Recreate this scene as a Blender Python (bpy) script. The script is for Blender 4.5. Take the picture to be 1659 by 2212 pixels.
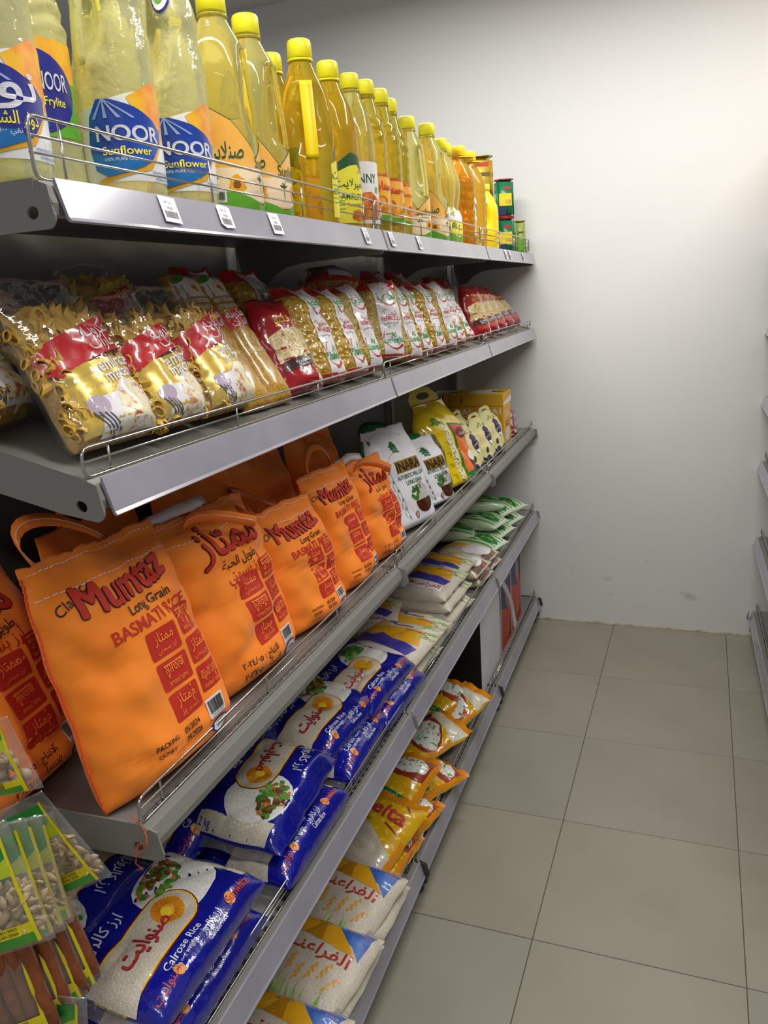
import bpy, bmesh, bisect, math, random, unicodedata
from mathutils import Vector, Matrix, noise

for _o in list(bpy.data.objects):
    bpy.data.objects.remove(_o)
SC = bpy.context.scene
COL = SC.collection
PI = math.pi

# ------------------------------------------------------------------ camera
cam_d = bpy.data.cameras.new('camera')
cam = bpy.data.objects.new('camera', cam_d)
COL.objects.link(cam)
cam_d.sensor_fit = 'HORIZONTAL'
cam_d.sensor_width = 36.0
cam_d.lens = 36.0 * 1735.44 / 1659.0
cam_d.clip_start = 0.02
YAW, PITCH, ROLL = 0.357944, -0.261142, -0.066034
CAM = Vector((0.62288, -3.76730, 1.60539))
_f = Vector((-math.sin(YAW) * math.cos(PITCH), math.cos(YAW) * math.cos(PITCH), math.sin(PITCH)))
_r = Vector((math.cos(YAW), math.sin(YAW), 0))
_u = _r.cross(_f)
_r2 = _r * math.cos(ROLL) + _u * math.sin(ROLL)
_u2 = _u * math.cos(ROLL) - _r * math.sin(ROLL)
cam.matrix_world = Matrix(((_r2.x, _u2.x, -_f.x, CAM.x), (_r2.y, _u2.y, -_f.y, CAM.y),
                           (_r2.z, _u2.z, -_f.z, CAM.z), (0, 0, 0, 1)))
SC.camera = cam

# ------------------------------------------------------------------ world, lights, exposure
SC.view_settings.view_transform = 'Standard'
SC.view_settings.look = 'None'
SC.view_settings.gamma = 1.0
SC.view_settings.use_curve_mapping = False
SC.view_settings.exposure = 0.0
SC.cycles.use_denoising = True
SC.cycles.max_bounces = 14
SC.cycles.transparent_max_bounces = 16
SC.cycles.transmission_bounces = 10
SC.cycles.sample_clamp_indirect = 6.0
world = bpy.data.worlds.new('shop_ambient')
SC.world = world
world.use_nodes = True
world.node_tree.nodes['Background'].inputs['Color'].default_value = (0.93, 0.95, 1.0, 1)
world.node_tree.nodes['Background'].inputs['Strength'].default_value = 0.24


def area_light(name, loc, sx, sy, watt, col=(1.0, 0.985, 0.95)):
    d = bpy.data.lights.new(name, 'AREA')
    d.shape = 'RECTANGLE'
    d.size, d.size_y, d.energy, d.color = sx, sy, watt, col
    o = bpy.data.objects.new(name, d)
    o.location = loc
    COL.objects.link(o)
    return o


# the shop's ceiling tubes, hung across the aisles
for _y, _w in ((-1.05, 52), (-2.95, 44), (-4.85, 24)):
    area_light('ceiling_tube_light', (0.55, _y, 2.84), 2.5, 0.12, _w)

# ------------------------------------------------------------------ helpers


def lin(h):
    if isinstance(h, (tuple, list)):
        return tuple(h)[:3]
    h = h.lstrip('#')
    v = [int(h[i:i + 2], 16) / 255 for i in (0, 2, 4)]
    return tuple(c / 12.92 if c <= .04045 else ((c + .055) / 1.055) ** 2.4 for c in v)


MATS = {}


def mat(name, col=None, rough=.5, metal=0., spec=.5, coat=0., coat_r=.08, trans=0., ior=1.45, bump=None, vary=None,
        emit=None, alpha=1., sheen=0.):
    """bump = (scale, strength, distance[, kind]); vary = (colour2, scale, lo, hi[, kind])"""
    if name in MATS:
        return MATS[name]
    m = bpy.data.materials.new(name)
    m.use_nodes = True
    nt = m.node_tree
    b = nt.nodes['Principled BSDF']
    c = lin(col)
    b.inputs['Base Color'].default_value = (*c, 1)
    b.inputs['Roughness'].default_value = rough
    b.inputs['Metallic'].default_value = metal
    b.inputs['Specular IOR Level'].default_value = spec
    b.inputs['Coat Weight'].default_value = coat
    b.inputs['Coat Roughness'].default_value = coat_r
    b.inputs['Transmission Weight'].default_value = trans
    b.inputs['IOR'].default_value = ior
    b.inputs['Alpha'].default_value = alpha
    b.inputs['Sheen Weight'].default_value = sheen
    tc = nt.nodes.new('ShaderNodeTexCoord')

    def tex(kind, scale):
        if kind == 'vor':
            t = nt.nodes.new('ShaderNodeTexVoronoi')
            t.inputs['Scale'].default_value = scale
            out = t.outputs['Color']
            outd = t.outputs['Distance']
        elif kind == 'wave':
            t = nt.nodes.new('ShaderNodeTexWave')
            t.inputs['Scale'].default_value = scale
            t.inputs['Distortion'].default_value = 1.2
            out = outd = t.outputs['Fac']
        else:
            t = nt.nodes.new('ShaderNodeTexNoise')
            t.inputs['Scale'].default_value = scale
            t.inputs['Detail'].default_value = 4 if kind != 'soft' else 1
            out = outd = t.outputs['Fac']
        nt.links.new(tc.outputs['Object'], t.inputs['Vector'])
        return out, outd
    if vary:
        c2, sc, lo, hi = vary[:4]
        out, _ = tex(vary[4] if len(vary) > 4 else 'noise', sc)
        mr = nt.nodes.new('ShaderNodeMapRange')
        mr.inputs['From Min'].default_value = lo
        mr.inputs['From Max'].default_value = hi
        nt.links.new(out, mr.inputs['Value'])
        mx = nt.nodes.new('ShaderNodeMix')
        mx.data_type = 'RGBA'
        mx.inputs[6].default_value = (*c, 1)
        mx.inputs[7].default_value = (*lin(c2), 1)
        nt.links.new(mr.outputs['Result'], mx.inputs[0])
        nt.links.new(mx.outputs[2], b.inputs['Base Color'])
    if bump:
        sc, st, di = bump[:3]
        _, outd = tex(bump[3] if len(bump) > 3 else 'noise', sc)
        bp = nt.nodes.new('ShaderNodeBump')
        bp.inputs['Strength'].default_value = st
        bp.inputs['Distance'].default_value = di
        nt.links.new(outd, bp.inputs['Height'])
        nt.links.new(bp.outputs['Normal'], b.inputs['Normal'])
        if coat:
            nt.links.new(bp.outputs['Normal'], b.inputs['Coat Normal'])
    if emit:
        b.inputs['Emission Color'].default_value = (*lin(emit[0]), 1)
        b.inputs['Emission Strength'].default_value = emit[1]
    MATS[name] = m
    return m


def film_mat(name, clear=.8, tint=(1, 1, 1), gloss_r=.12, bump=(60, .6, .004), haze=.08):
    """thin clear plastic: mostly transparent, a glossy skin and a little milky haze"""
    if name in MATS:
        return MATS[name]
    m = bpy.data.materials.new(name)
    m.use_nodes = True
    nt = m.node_tree
    nt.nodes.clear()
    out = nt.nodes.new('ShaderNodeOutputMaterial')
    tr = nt.nodes.new('ShaderNodeBsdfTransparent')
    tr.inputs['Color'].default_value = (*tint, 1)
    gl = nt.nodes.new('ShaderNodeBsdfGlossy')
    gl.inputs['Roughness'].default_value = gloss_r
    df = nt.nodes.new('ShaderNodeBsdfDiffuse')
    df.inputs['Color'].default_value = (.9, .9, .9, 1)
    m1 = nt.nodes.new('ShaderNodeMixShader')
    m1.inputs[0].default_value = haze / (haze + (1 - clear))
    m2 = nt.nodes.new('ShaderNodeMixShader')
    m2.inputs[0].default_value = 1 - clear
    nt.links.new(gl.outputs[0], m1.inputs[1])
    nt.links.new(df.outputs[0], m1.inputs[2])
    nt.links.new(tr.outputs[0], m2.inputs[1])
    nt.links.new(m1.outputs[0], m2.inputs[2])
    nt.links.new(m2.outputs[0], out.inputs[0])
    tc = nt.nodes.new('ShaderNodeTexCoord')
    nz = nt.nodes.new('ShaderNodeTexNoise')
    nz.inputs['Scale'].default_value = bump[0]
    nz.inputs['Detail'].default_value = 3
    nt.links.new(tc.outputs['Object'], nz.inputs['Vector'])
    bp = nt.nodes.new('ShaderNodeBump')
    bp.inputs['Strength'].default_value = bump[1]
    bp.inputs['Distance'].default_value = bump[2]
    nt.links.new(nz.outputs['Fac'], bp.inputs['Height'])
    nt.links.new(bp.outputs[0], gl.inputs['Normal'])
    MATS[name] = m
    return m


def mesh_data(name, verts, faces, m, smooth=True):
    me = bpy.data.meshes.new(name)
    me.from_pydata([tuple(v) for v in verts], [], faces)
    me.update()
    if m:
        me.materials.append(m)
    if smooth:
        me.polygons.foreach_set('use_smooth', [True] * len(me.polygons))
    return me


def link(name, me, parent=None, **props):
    o = bpy.data.objects.new(name, me)
    COL.objects.link(o)
    if parent:
        o.parent = parent
    for k, v in props.items():
        o[k] = v
    return o


def obj(name, verts, faces, m, parent=None, smooth=True, **props):
    return link(name, mesh_data(name, verts, faces, m, smooth), parent, **props)


def thing(name, label, cat, M=None, group=None):
    o = bpy.data.objects.new(name, None)
    o.empty_display_size = .02
    COL.objects.link(o)
    if M is not None:
        o.matrix_world = M
    o['label'] = label
    o['category'] = cat
    if group:
        o['group'] = group
    return o


BODY = {}


def dup(root, M, label, group=None):
    r = root.copy()
    COL.objects.link(r)
    r.matrix_world = M
    r['label'] = label
    if group:
        r['group'] = group
    for ch in root.children:
        c = ch.copy()
        COL.objects.link(c)
        c.parent = r
        for g in ch.children:
            d = g.copy()
            COL.objects.link(d)
            d.parent = c
    BODY[r.name] = BODY.get(root.name)
    return r


def pose(x, y, z, yaw=0., lean=0., roll=0.):
    """local X -> along the shelf (+Y world), local -Y -> the aisle (+X world); lean tips the top backwards"""
    return (Matrix.Translation((x, y, z)) @ Matrix.Rotation(PI / 2 + math.radians(yaw), 4, 'Z')
            @ Matrix.Rotation(math.radians(roll), 4, 'Y') @ Matrix.Rotation(-math.radians(lean), 4, 'X'))


def settle(M, pts, z0=0., slope=0., eps=.0006):
    """lift/drop a pose so that its lowest point touches the plane z = z0 - slope*x"""
    d = min((M @ p).z - (z0 - slope * (M @ p).x) for p in pts)
    return Matrix.Translation((0, 0, eps - d)) @ M


# ---- Arabic letters to joined visual forms
_FORMS, _LIG = {}, {}
for _cp in range(0xFE70, 0xFEFD):
    _d = unicodedata.decomposition(chr(_cp)).split()
    if len(_d) == 2:
        _FORMS.setdefault(chr(int(_d[1], 16)), {})[_d[0][1:-1]] = chr(_cp)
    elif len(_d) == 3:
        _LIG.setdefault(chr(int(_d[1], 16)) + chr(int(_d[2], 16)), {})[_d[0][1:-1]] = chr(_cp)


def ar(s):
    out, i, prev = [], 0, False
    while i < len(s):
        two = s[i:i + 2]
        if two in _LIG and two[0] == '\u0644':
            f = _LIG[two]
            out.append(f['final'] if prev and 'final' in f else f['isolated'])
            prev = False
            i += 2
            continue
        c = s[i]
        if c == '\u0640':
            out.append(c)
            prev = True
        elif c in _FORMS:
            f = _FORMS[c]
            nxt = s[i + 1] if i + 1 < len(s) else ' '
            canj = 'initial' in f and (nxt in _FORMS or nxt == '\u0640')
            k = ('medial' if canj else 'final') if prev else ('initial' if canj else 'isolated')
            out.append(f.get(k, f['isolated']))
            prev = canj
        else:
            out.append(c)
            prev = False
        i += 1
    # digits keep their order
    vis, run = [], []
    for c in reversed(out):
        if c.isdigit() or c in '/.':
            run.insert(0, c)
        else:
            vis += run
            run = []
            vis.append(c)
    return ''.join(vis + run)


_TXT = {}


def text2d(s, bold=0., shear=0., space=1.):
    k = (s, bold, shear, space)
    if k not in _TXT:
        c = bpy.data.curves.new('lettering', 'FONT')
        c.body = s
        c.resolution_u = 3 if len(s) > 8 else 5
        c.offset = bold
        c.shear = shear
        c.space_character = space
        o = bpy.data.objects.new('lettering', c)
        me = o.to_mesh()
        v = [(p.co.x, p.co.y) for p in me.vertices]
        f = [tuple(p.vertices) for p in me.polygons]
        o.to_mesh_clear()
        bpy.data.objects.remove(o)
        bpy.data.curves.remove(c)
        if v:
            cx = (min(p[0] for p in v) + max(p[0] for p in v)) / 2
            cy = (min(p[1] for p in v) + max(p[1] for p in v)) / 2
            v = [(a - cx, b - cy) for a, b in v]
        _TXT[k] = (v, f)
    return _TXT[k]


class Print:
    """flat print (patches, lettering, bars) laid on a curved surface"""

    def __init__(s, surf, L=.014, off=.0005):
        s.surf, s.L, s.off, s.b = surf, L, off, {}

    fz = None
    fx = None

    def _put(s, m, name, v, f, layer):
        L = s.L
        if s.fx:
            v = [(p[0] * s.fx, p[1]) for p in v]
        if s.fz:
            v = [(p[0], s.fz(p[1])) for p in v]
        if v and (max(p[0] for p in v) - min(p[0] for p in v) > L * 1.6 or max(p[1] for p in v) - min(p[1] for p in v) > L * 1.6):
            bm = bmesh.new()
            vs = [bm.verts.new((a, b, 0)) for a, b in v]
            for q in f:
                try:
                    bm.faces.new([vs[i] for i in q])
                except ValueError:
                    pass
            for _ in range(5):
                bmesh.ops.triangulate(bm, faces=[q for q in bm.faces if len(q.verts) > 3])
                e = [e for e in bm.edges if e.calc_length() > L]
                if not e:
                    break
                bmesh.ops.subdivide_edges(bm, edges=e, cuts=1)
            bmesh.ops.triangulate(bm, faces=[q for q in bm.faces if len(q.verts) > 3])
            bm.verts.index_update()
            v = [(a.co.x, a.co.y) for a in bm.verts]
            f = [tuple(a.index for a in q.verts) for q in bm.faces]
            bm.free()
        s.b.setdefault((name, m), []).append((v, f, layer))

    def groups(s, gap=.010):
        """shapes of one name and ink that lie close together form one part"""
        for (name, m), shapes in s.b.items():
            cl = []
            for v, f, l in shapes:
                bx = [min(p[0] for p in v), min(p[1] for p in v), max(p[0] for p in v), max(p[1] for p in v)]
                mem = [(v, f, l)]
                rest = []
                for cb, cm in cl:
                    if cb[0] - gap < bx[2] and bx[0] < cb[2] + gap and cb[1] - gap < bx[3] and bx[1] < cb[3] + gap:
                        bx = [min(bx[0], cb[0]), min(bx[1], cb[1]), max(bx[2], cb[2]), max(bx[3], cb[3])]
                        mem = cm + mem
                    else:
                        rest.append((cb, cm))
                cl = rest + [(bx, mem)]
            for _, mem in cl:
                V, F = [], []
                for v, f, l in mem:
                    n = len(V)
                    V += [(p[0], p[1], l) for p in v]
                    F += [tuple(i + n for i in q) for q in f]
                yield name, m, V, F

    def poly(s, m, pts, name='print', layer=0):
        s._put(m, name, list(pts), [tuple(range(len(pts)))], layer)

    def rect(s, m, cx, cz, w, h, rot=0, r=0., name='print', layer=0):
        a = []
        if r:
            for qx, qz, st in ((1, 1, 0), (-1, 1, 90), (-1, -1, 180), (1, -1, 270)):
                for k in range(4):
                    t = math.radians(st + k * 30)
                    a.append((qx * (w / 2 - r) + r * math.cos(t), qz * (h / 2 - r) + r * math.sin(t)))
        else:
            a = [(w / 2, h / 2), (-w / 2, h / 2), (-w / 2, -h / 2), (w / 2, -h / 2)]
        c, n = math.cos(math.radians(rot)), math.sin(math.radians(rot))
        s.poly(m, [(cx + c * x - n * z, cz + n * x + c * z) for x, z in a], name, layer)

    def ell(s, m, cx, cz, rx, rz, rot=0, n=24, name='print', layer=0, wob=0., a0=0, a1=360, seed=0):
        c, q = math.cos(math.radians(rot)), math.sin(math.radians(rot))
        p = []
        for i in range(n):
            t = math.radians(a0 + (a1 - a0) * i / (n if a1 - a0 == 360 else n - 1))
            k = 1 + wob * noise.noise((math.cos(t) * 2.3, math.sin(t) * 2.3, seed + 3.3))
            x, z = rx * k * math.cos(t), rz * k * math.sin(t)
            p.append((cx + c * x - q * z, cz + q * x + c * z))
        s.poly(m, p, name, layer)

    def text(s, m, t, cx, cz, size, rot=0, bold=0., shear=0., sx=1., name='lettering', layer=1, arc=0., width=None):
        v, f = text2d(t, bold, shear)
        if not v:
            return
        if width:
            w0 = max(p[0] for p in v) - min(p[0] for p in v)
            sx = width / (w0 * size)
        c, n = math.cos(math.radians(rot)), math.sin(math.radians(rot))
        o = []
        for x, z in v:
            x, z = x * size * sx, z * size
            z += arc * x * x
            o.append((cx + c * x - n * z, cz + n * x + c * z))
        s._put(m, name, o, f, layer)

    def outlined(s, m, mo, t, cx, cz, size, d, rot=0, bold=0., shear=0., width=None, name='lettering', layer=1, arc=0., n=8, fat=0.):
        for k in range(n):
            a = 2 * PI * k / n
            s.text(mo, t, cx + d * math.cos(a), cz + d * math.sin(a), size, rot, bold, shear, 1., name, layer, arc, width)
        for k in range(6 if fat else 0):
            a = 2 * PI * k / 6
            s.text(m, t, cx + fat * math.cos(a), cz + fat * math.sin(a), size, rot, bold, shear, 1., name, layer + 1.6 + .02 * k, arc, width)
        s.text(m, t, cx, cz, size, rot, bold, shear, 1., name, layer + 1.6, arc, width)

    def barcode(s, cx, cz, w, h, rot=0, seed=1, name='barcode', layer=1):
        s.rect(M_LABELW(), cx, cz, w, h, rot, name=name, layer=layer)
        rnd = random.Random(seed)
        x = -w * .42
        c, n = math.cos(math.radians(rot)), math.sin(math.radians(rot))
        while x < w * .4:
            b = w * rnd.choice((.018, .03, .045))
            s.rect(M_BLACK(), cx + c * (x + b / 2) - n * h * .06, cz + n * (x + b / 2) + c * h * .06, b, h * .68, rot, name=name, layer=layer + 1)
            x += b + w * rnd.choice((.018, .03))
        s.text(M_BLACK(), '6 291003 05417', cx + n * h * .38, cz - c * h * .38, h * .16, rot, name=name, layer=layer + 1, width=w * .8)

    def build(s, parent):
        for name, m, V, F in s.groups():
            e = .004 if getattr(s.surf, 'grid', None) else .0008
            out = []
            for x, z, l in V:
                p = s.surf.dpt(x, z) if getattr(s.surf, 'grid', None) else s.surf.pt(x, z)
                n = (s.surf.pt(x + e, z) - s.surf.pt(x - e, z)).cross(s.surf.pt(x, z + e) - s.surf.pt(x, z - e))
                n = n.normalized() if n.length > 1e-12 else Vector((0, -1, 0))
                out.append(p + n * (s.off * (1 + l * .95)))
            obj(name, out, F, m, parent)
        return parent


def M_LABELW():
    return mat('white_label_paper', '#e9e9ec', .45)


def M_BLACK():
    return mat('black_ink', '#15120f', .5)


def ss(x):
    x = max(0., min(1., x))
    return x * x * (3 - 2 * x)


class Bag:
    """a filled bag: width w, height h, thickness tf in front / tb behind"""

    def __init__(s, w, h, tf, tb=None, ax=3.2, top=.16, bot=.07, wr=.004, freq=14., seed=0., belly=.25, pinch=0., sag=0.,
                 puck=0., cx=0.):
        s.w, s.h, s.tf, s.tb = w, h, tf, tb if tb is not None else tf * .55
        s.ax, s.top, s.bot, s.wr, s.freq, s.seed, s.belly, s.pinch, s.sag, s.puck, s.cx, s.grid = ax, top, bot, wr, freq, seed, belly, pinch, sag, puck, cx, None

    def pt(s, x, z, side=1):
        u = max(-1., min(1., 2 * x / s.w))
        v = max(0., min(1., z / s.h))
        pu = max(0., 1 - abs(u) ** s.ax) ** .62
        pv = min(1., max(0., v / s.bot)) ** .5 if s.bot else 1.
        if s.bot and v < s.bot:
            k = 1 - v / s.bot
            pv = math.sqrt(max(0., 1 - k * k))
        if s.top and v > 1 - s.top:
            pv *= ss((1 - v) / s.top) ** .75
        d = (s.tf if side > 0 else s.tb) * pu * pv * (1 + s.belly * (.5 - v))
        f = s.freq
        n1 = noise.noise((x * f, z * f * 1.8, s.seed + (0 if side > 0 else 9)))
        n2 = noise.noise((x * f * 2.6 + z * 9, z * f * 2.2 - x * 7, s.seed + 4.7))
        env = (1 - abs(u) ** 8) * min(1., 14 * v, 14 * (1 - v))
        n3 = 1 - abs(noise.noise((x * f * .7 + 5, z * f * 1.7 + x * 3, s.seed + 11.3))) * 5
        d += s.wr * (n1 + .5 * n2 - .9 * max(0., n3)) * max(0., env) * (1 if side > 0 else .6)
        xx = x * (1 - s.pinch * ss((v - .72) / .28)) + s.cx * v
        # edges wander a little
        xx += s.puck * noise.noise((3.1, z * 22, s.seed)) * (u ** 3)
        zz = z - s.sag * (u * u) * v + s.puck * (.9 * noise.noise((x * 25, 8.7, s.seed)) + .6 * noise.noise((x * 70, 3.1, s.seed))) * ss((v - .8) / .2)
        return Vector((xx, -d if side > 0 else d, zz))

    def dpt(s, x, z):
        us, zs, G = s.grid
        x = max(us[0], min(us[-1], x))
        z = max(zs[0], min(zs[-1], z))
        i = max(0, min(len(us) - 2, bisect.bisect_right(us, x) - 1))
        j = max(0, min(len(zs) - 2, bisect.bisect_right(zs, z) - 1))
        a = (x - us[i]) / (us[i + 1] - us[i])
        b = (z - zs[j]) / (zs[j + 1] - zs[j])
        return (G[j][i] * (1 - a) + G[j][i + 1] * a) * (1 - b) + (G[j + 1][i] * (1 - a) + G[j + 1][i + 1] * a) * b

    def mesh(s, nu=22, nv=28):
        us = [math.sin((i / nu - .5) * PI) * s.w / 2 for i in range(nu + 1)]
        zs = [s.h * (0.5 - 0.5 * math.cos(j / nv * PI) * .55 - (0.5 - j / nv) * .45) for j in range(nv + 1)]
        zs[0], zs[-1] = 0., s.h
        V, idx = [], {}
        for side in (1, -1):
            for j, z in enumerate(zs):
                for i, x in enumerate(us):
                    edge = i in (0, nu) or j in (0, nv)
                    if side < 0 and edge:
                        idx[(side, i, j)] = idx[(1, i, j)]
                    else:
                        idx[(side, i, j)] = len(V)
                        V.append(s.pt(x, z, side))
        s.grid = (us, zs, [[V[idx[1, i, j]] for i in range(nu + 1)] for j in range(nv + 1)])
        F = []
        for j in range(nv):
            for i in range(nu):
                F.append((idx[1, i, j], idx[1, i + 1, j], idx[1, i + 1, j + 1], idx[1, i, j + 1]))
                F.append((idx[-1, i, j], idx[-1, i, j + 1], idx[-1, i + 1, j + 1], idx[-1, i + 1, j]))
        return V, F


def body(root, surf, m, name='body', nu=22, nv=28):
    V, F = surf.mesh(nu, nv)
    o = obj(name, V, F, m, root)
    BODY[root.name] = V
    return o


def lathe(prof, n=32, fn=None, cap0=True, cap1=True):
    V, F = [], []
    for j, (z, r) in enumerate(prof):
        for i in range(n):
            t = 2 * PI * i / n
            V.append(fn(t, z, r) if fn else Vector((r * math.cos(t), r * math.sin(t), z)))
    for j in range(len(prof) - 1):
        for i in range(n):
            k = (i + 1) % n
            F.append((j * n + i, j * n + k, (j + 1) * n + k, (j + 1) * n + i))
    if cap0:
        F.append(tuple(range(n - 1, -1, -1)))
    if cap1:
        F.append(tuple((len(prof) - 1) * n + i for i in range(n)))
    return V, F


def smooth_prof(pts, n):
    """Catmull-Rom through (z, r)"""
    out = []
    P = [pts[0]] + list(pts) + [pts[-1]]
    seg = len(pts) - 1
    for k in range(n + 1):
        t = k / n * seg
        i = min(int(t), seg - 1)
        t -= i
        p0, p1, p2, p3 = P[i:i + 4]
        out.append(tuple(.5 * (2 * b + (c - a) * t + (2 * a - 5 * b + 4 * c - d) * t * t + (3 * b - a - 3 * c + d) * t ** 3)
                         for a, b, c, d in zip(p0, p1, p2, p3)))
    return out


def box(x0, x1, y0, y1, z0, z1):
    V = [(x, y, z) for z in (z0, z1) for y in (y0, y1) for x in (x0, x1)]
    F = [(0, 2, 3, 1), (4, 5, 7, 6), (0, 1, 5, 4), (2, 6, 7, 3), (0, 4, 6, 2), (1, 3, 7, 5)]
    return V, F


def bevel_box(x0, x1, y0, y1, z0, z1, b=.002, seg=2):
    bm = bmesh.new()
    V, F = box(x0, x1, y0, y1, z0, z1)
    vs = [bm.verts.new(v) for v in V]
    for f in F:
        bm.faces.new([vs[i] for i in f])
    bmesh.ops.bevel(bm, geom=bm.edges[:], offset=b, segments=seg, affect='EDGES')
    bm.verts.index_update()
    r = [v.co.copy() for v in bm.verts], [tuple(v.index for v in f.verts) for f in bm.faces]
    bm.free()
    return r


def join(*parts):
    V, F = [], []
    for v, f in parts:
        n = len(V)
        V += [tuple(p) for p in v]
        F += [tuple(i + n for i in q) for q in f]
    return V, F


def extrude_y(prof, y0, y1):
    """closed (x, z) profile drawn out along y"""
    n = len(prof)
    V = [(x, y0, z) for x, z in prof] + [(x, y1, z) for x, z in prof]
    F = [(i, (i + 1) % n, n + (i + 1) % n, n + i) for i in range(n)]
    F += [tuple(range(n - 1, -1, -1)), tuple(range(n, 2 * n))]
    return V, F


def tube(path, r, n=6, closed=False):
    P = [Vector(p) for p in path]
    V, F = [], []
    N = len(P)
    up = None
    for i, p in enumerate(P):
        a = P[(i - 1) % N] if closed or i > 0 else p
        b = P[(i + 1) % N] if closed or i < N - 1 else p
        t = (b - a).normalized()
        if up is None:
            up = Vector((0, 0, 1)) if abs(t.z) < .9 else Vector((1, 0, 0))
        s = t.cross(up).normalized()
        up = s.cross(t).normalized()
        for k in range(n):
            q = 2 * PI * k / n
            V.append(p + s * (r * math.cos(q)) + up * (r * math.sin(q)))
    M = N if closed else N - 1
    for i in range(M):
        j = (i + 1) % N
        for k in range(n):
            l = (k + 1) % n
            F.append((i * n + k, i * n + l, j * n + l, j * n + k))
    if not closed:
        F += [tuple(range(n - 1, -1, -1)), tuple((N - 1) * n + k for k in range(n))]
    return V, F


def ribbon(path, side, w, th=.0012):
    """flat strap along a path; side = direction of its width (a vector or a list of them)"""
    P = [Vector(p) for p in path]
    V, F = [], []
    for i, p in enumerate(P):
        s = Vector(side[i] if isinstance(side, list) else side).normalized()
        t = (P[min(i + 1, len(P) - 1)] - P[max(i - 1, 0)]).normalized()
        n = t.cross(s).normalized()
        for a, b in ((-1, -1), (1, -1), (1, 1), (-1, 1)):
            V.append(p + s * (a * w / 2) + n * (b * th / 2))
    for i in range(len(P) - 1):
        for k in range(4):
            l = (k + 1) % 4
            F.append((i * 4 + k, i * 4 + l, i * 4 + 4 + l, i * 4 + 4 + k))
    F += [(3, 2, 1, 0), tuple(len(V) - 4 + k for k in range(4))]
    return V, F


def bez(p0, p1, p2, p3, n=14):
    o = []
    p0, p1, p2, p3 = map(Vector, (p0, p1, p2, p3))
    for i in range(n + 1):
        t = i / n
        o.append(p0 * (1 - t) ** 3 + p1 * 3 * t * (1 - t) ** 2 + p2 * 3 * t * t * (1 - t) + p3 * t ** 3)
    return o


def plate2d(loops, th):
    """plate with holes from closed 2-D loops, thickness th, in the local XY plane"""
    c = bpy.data.curves.new('plate', 'CURVE')
    c.dimensions = '2D'
    c.fill_mode = 'BOTH'
    c.extrude = th / 2
    for lp in loops:
        sp = c.splines.new('POLY')
        sp.points.add(len(lp) - 1)
        for i, (x, y) in enumerate(lp):
            sp.points[i].co = (x, y, 0, 1)
        sp.use_cyclic_u = True
    o = bpy.data.objects.new('plate', c)
    me = o.to_mesh()
    V = [v.co.copy() for v in me.vertices]
    F = [tuple(p.vertices) for p in me.polygons]
    o.to_mesh_clear()
    bpy.data.objects.remove(o)
    bpy.data.curves.remove(c)
    return V, F


def circ(cx, cy, rx, ry=None, n=16):
    ry = ry or rx
    return [(cx + rx * math.cos(2 * PI * i / n), cy + ry * math.sin(2 * PI * i / n)) for i in range(n)]
# ------------------------------------------------------------------ the setting
TH = -0.0253845          # the tiles and the end wall stand 1.5 degrees off the shelving


M_grout = mat('dark_grout', '#5d574b', .9)
M_tile = [mat('floor_tile_%s' % n, c, .34, spec=.4, vary=(c2, 3.5, .35, .7), bump=(90, .04, .001))
          for n, c, c2 in (('plain', '#938f80', '#8c8879'), ('warm', '#948f80', '#8d8879'), ('cool', '#928f81', '#8b887a'))]
V, F = box(-2.6, 2.0, -5.6, .06, -.03, -.003)
floor = obj('floor', V, F, M_grout, None, False, kind='structure')
tv, tf = bevel_box(.0011, .4989, .0011, .4989, -.003, 0, .0008, 1)
tile_me = [mesh_data('tile', tv, tf, m, False) for m in M_tile]
rt = Matrix.Rotation(TH, 4, 'Z')
rnd = random.Random(4)
for i in range(-5, 4):
    for j in range(-10, 2):
        p = rt @ Vector((i * .5, j * .5, 0)) + Vector((.35405, -.57324, 0))
        q = rt @ Vector((i * .5 + .25, j * .5 + .25, 0)) + Vector((.35405, -.57324, 0))
        if q.y > .2 or q.x > 1.9 or q.x < -2.4:
            continue
        t = link('tile', tile_me[rnd.randrange(3)], floor)
        t.matrix_world = Matrix.Translation(p) @ rt

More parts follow.
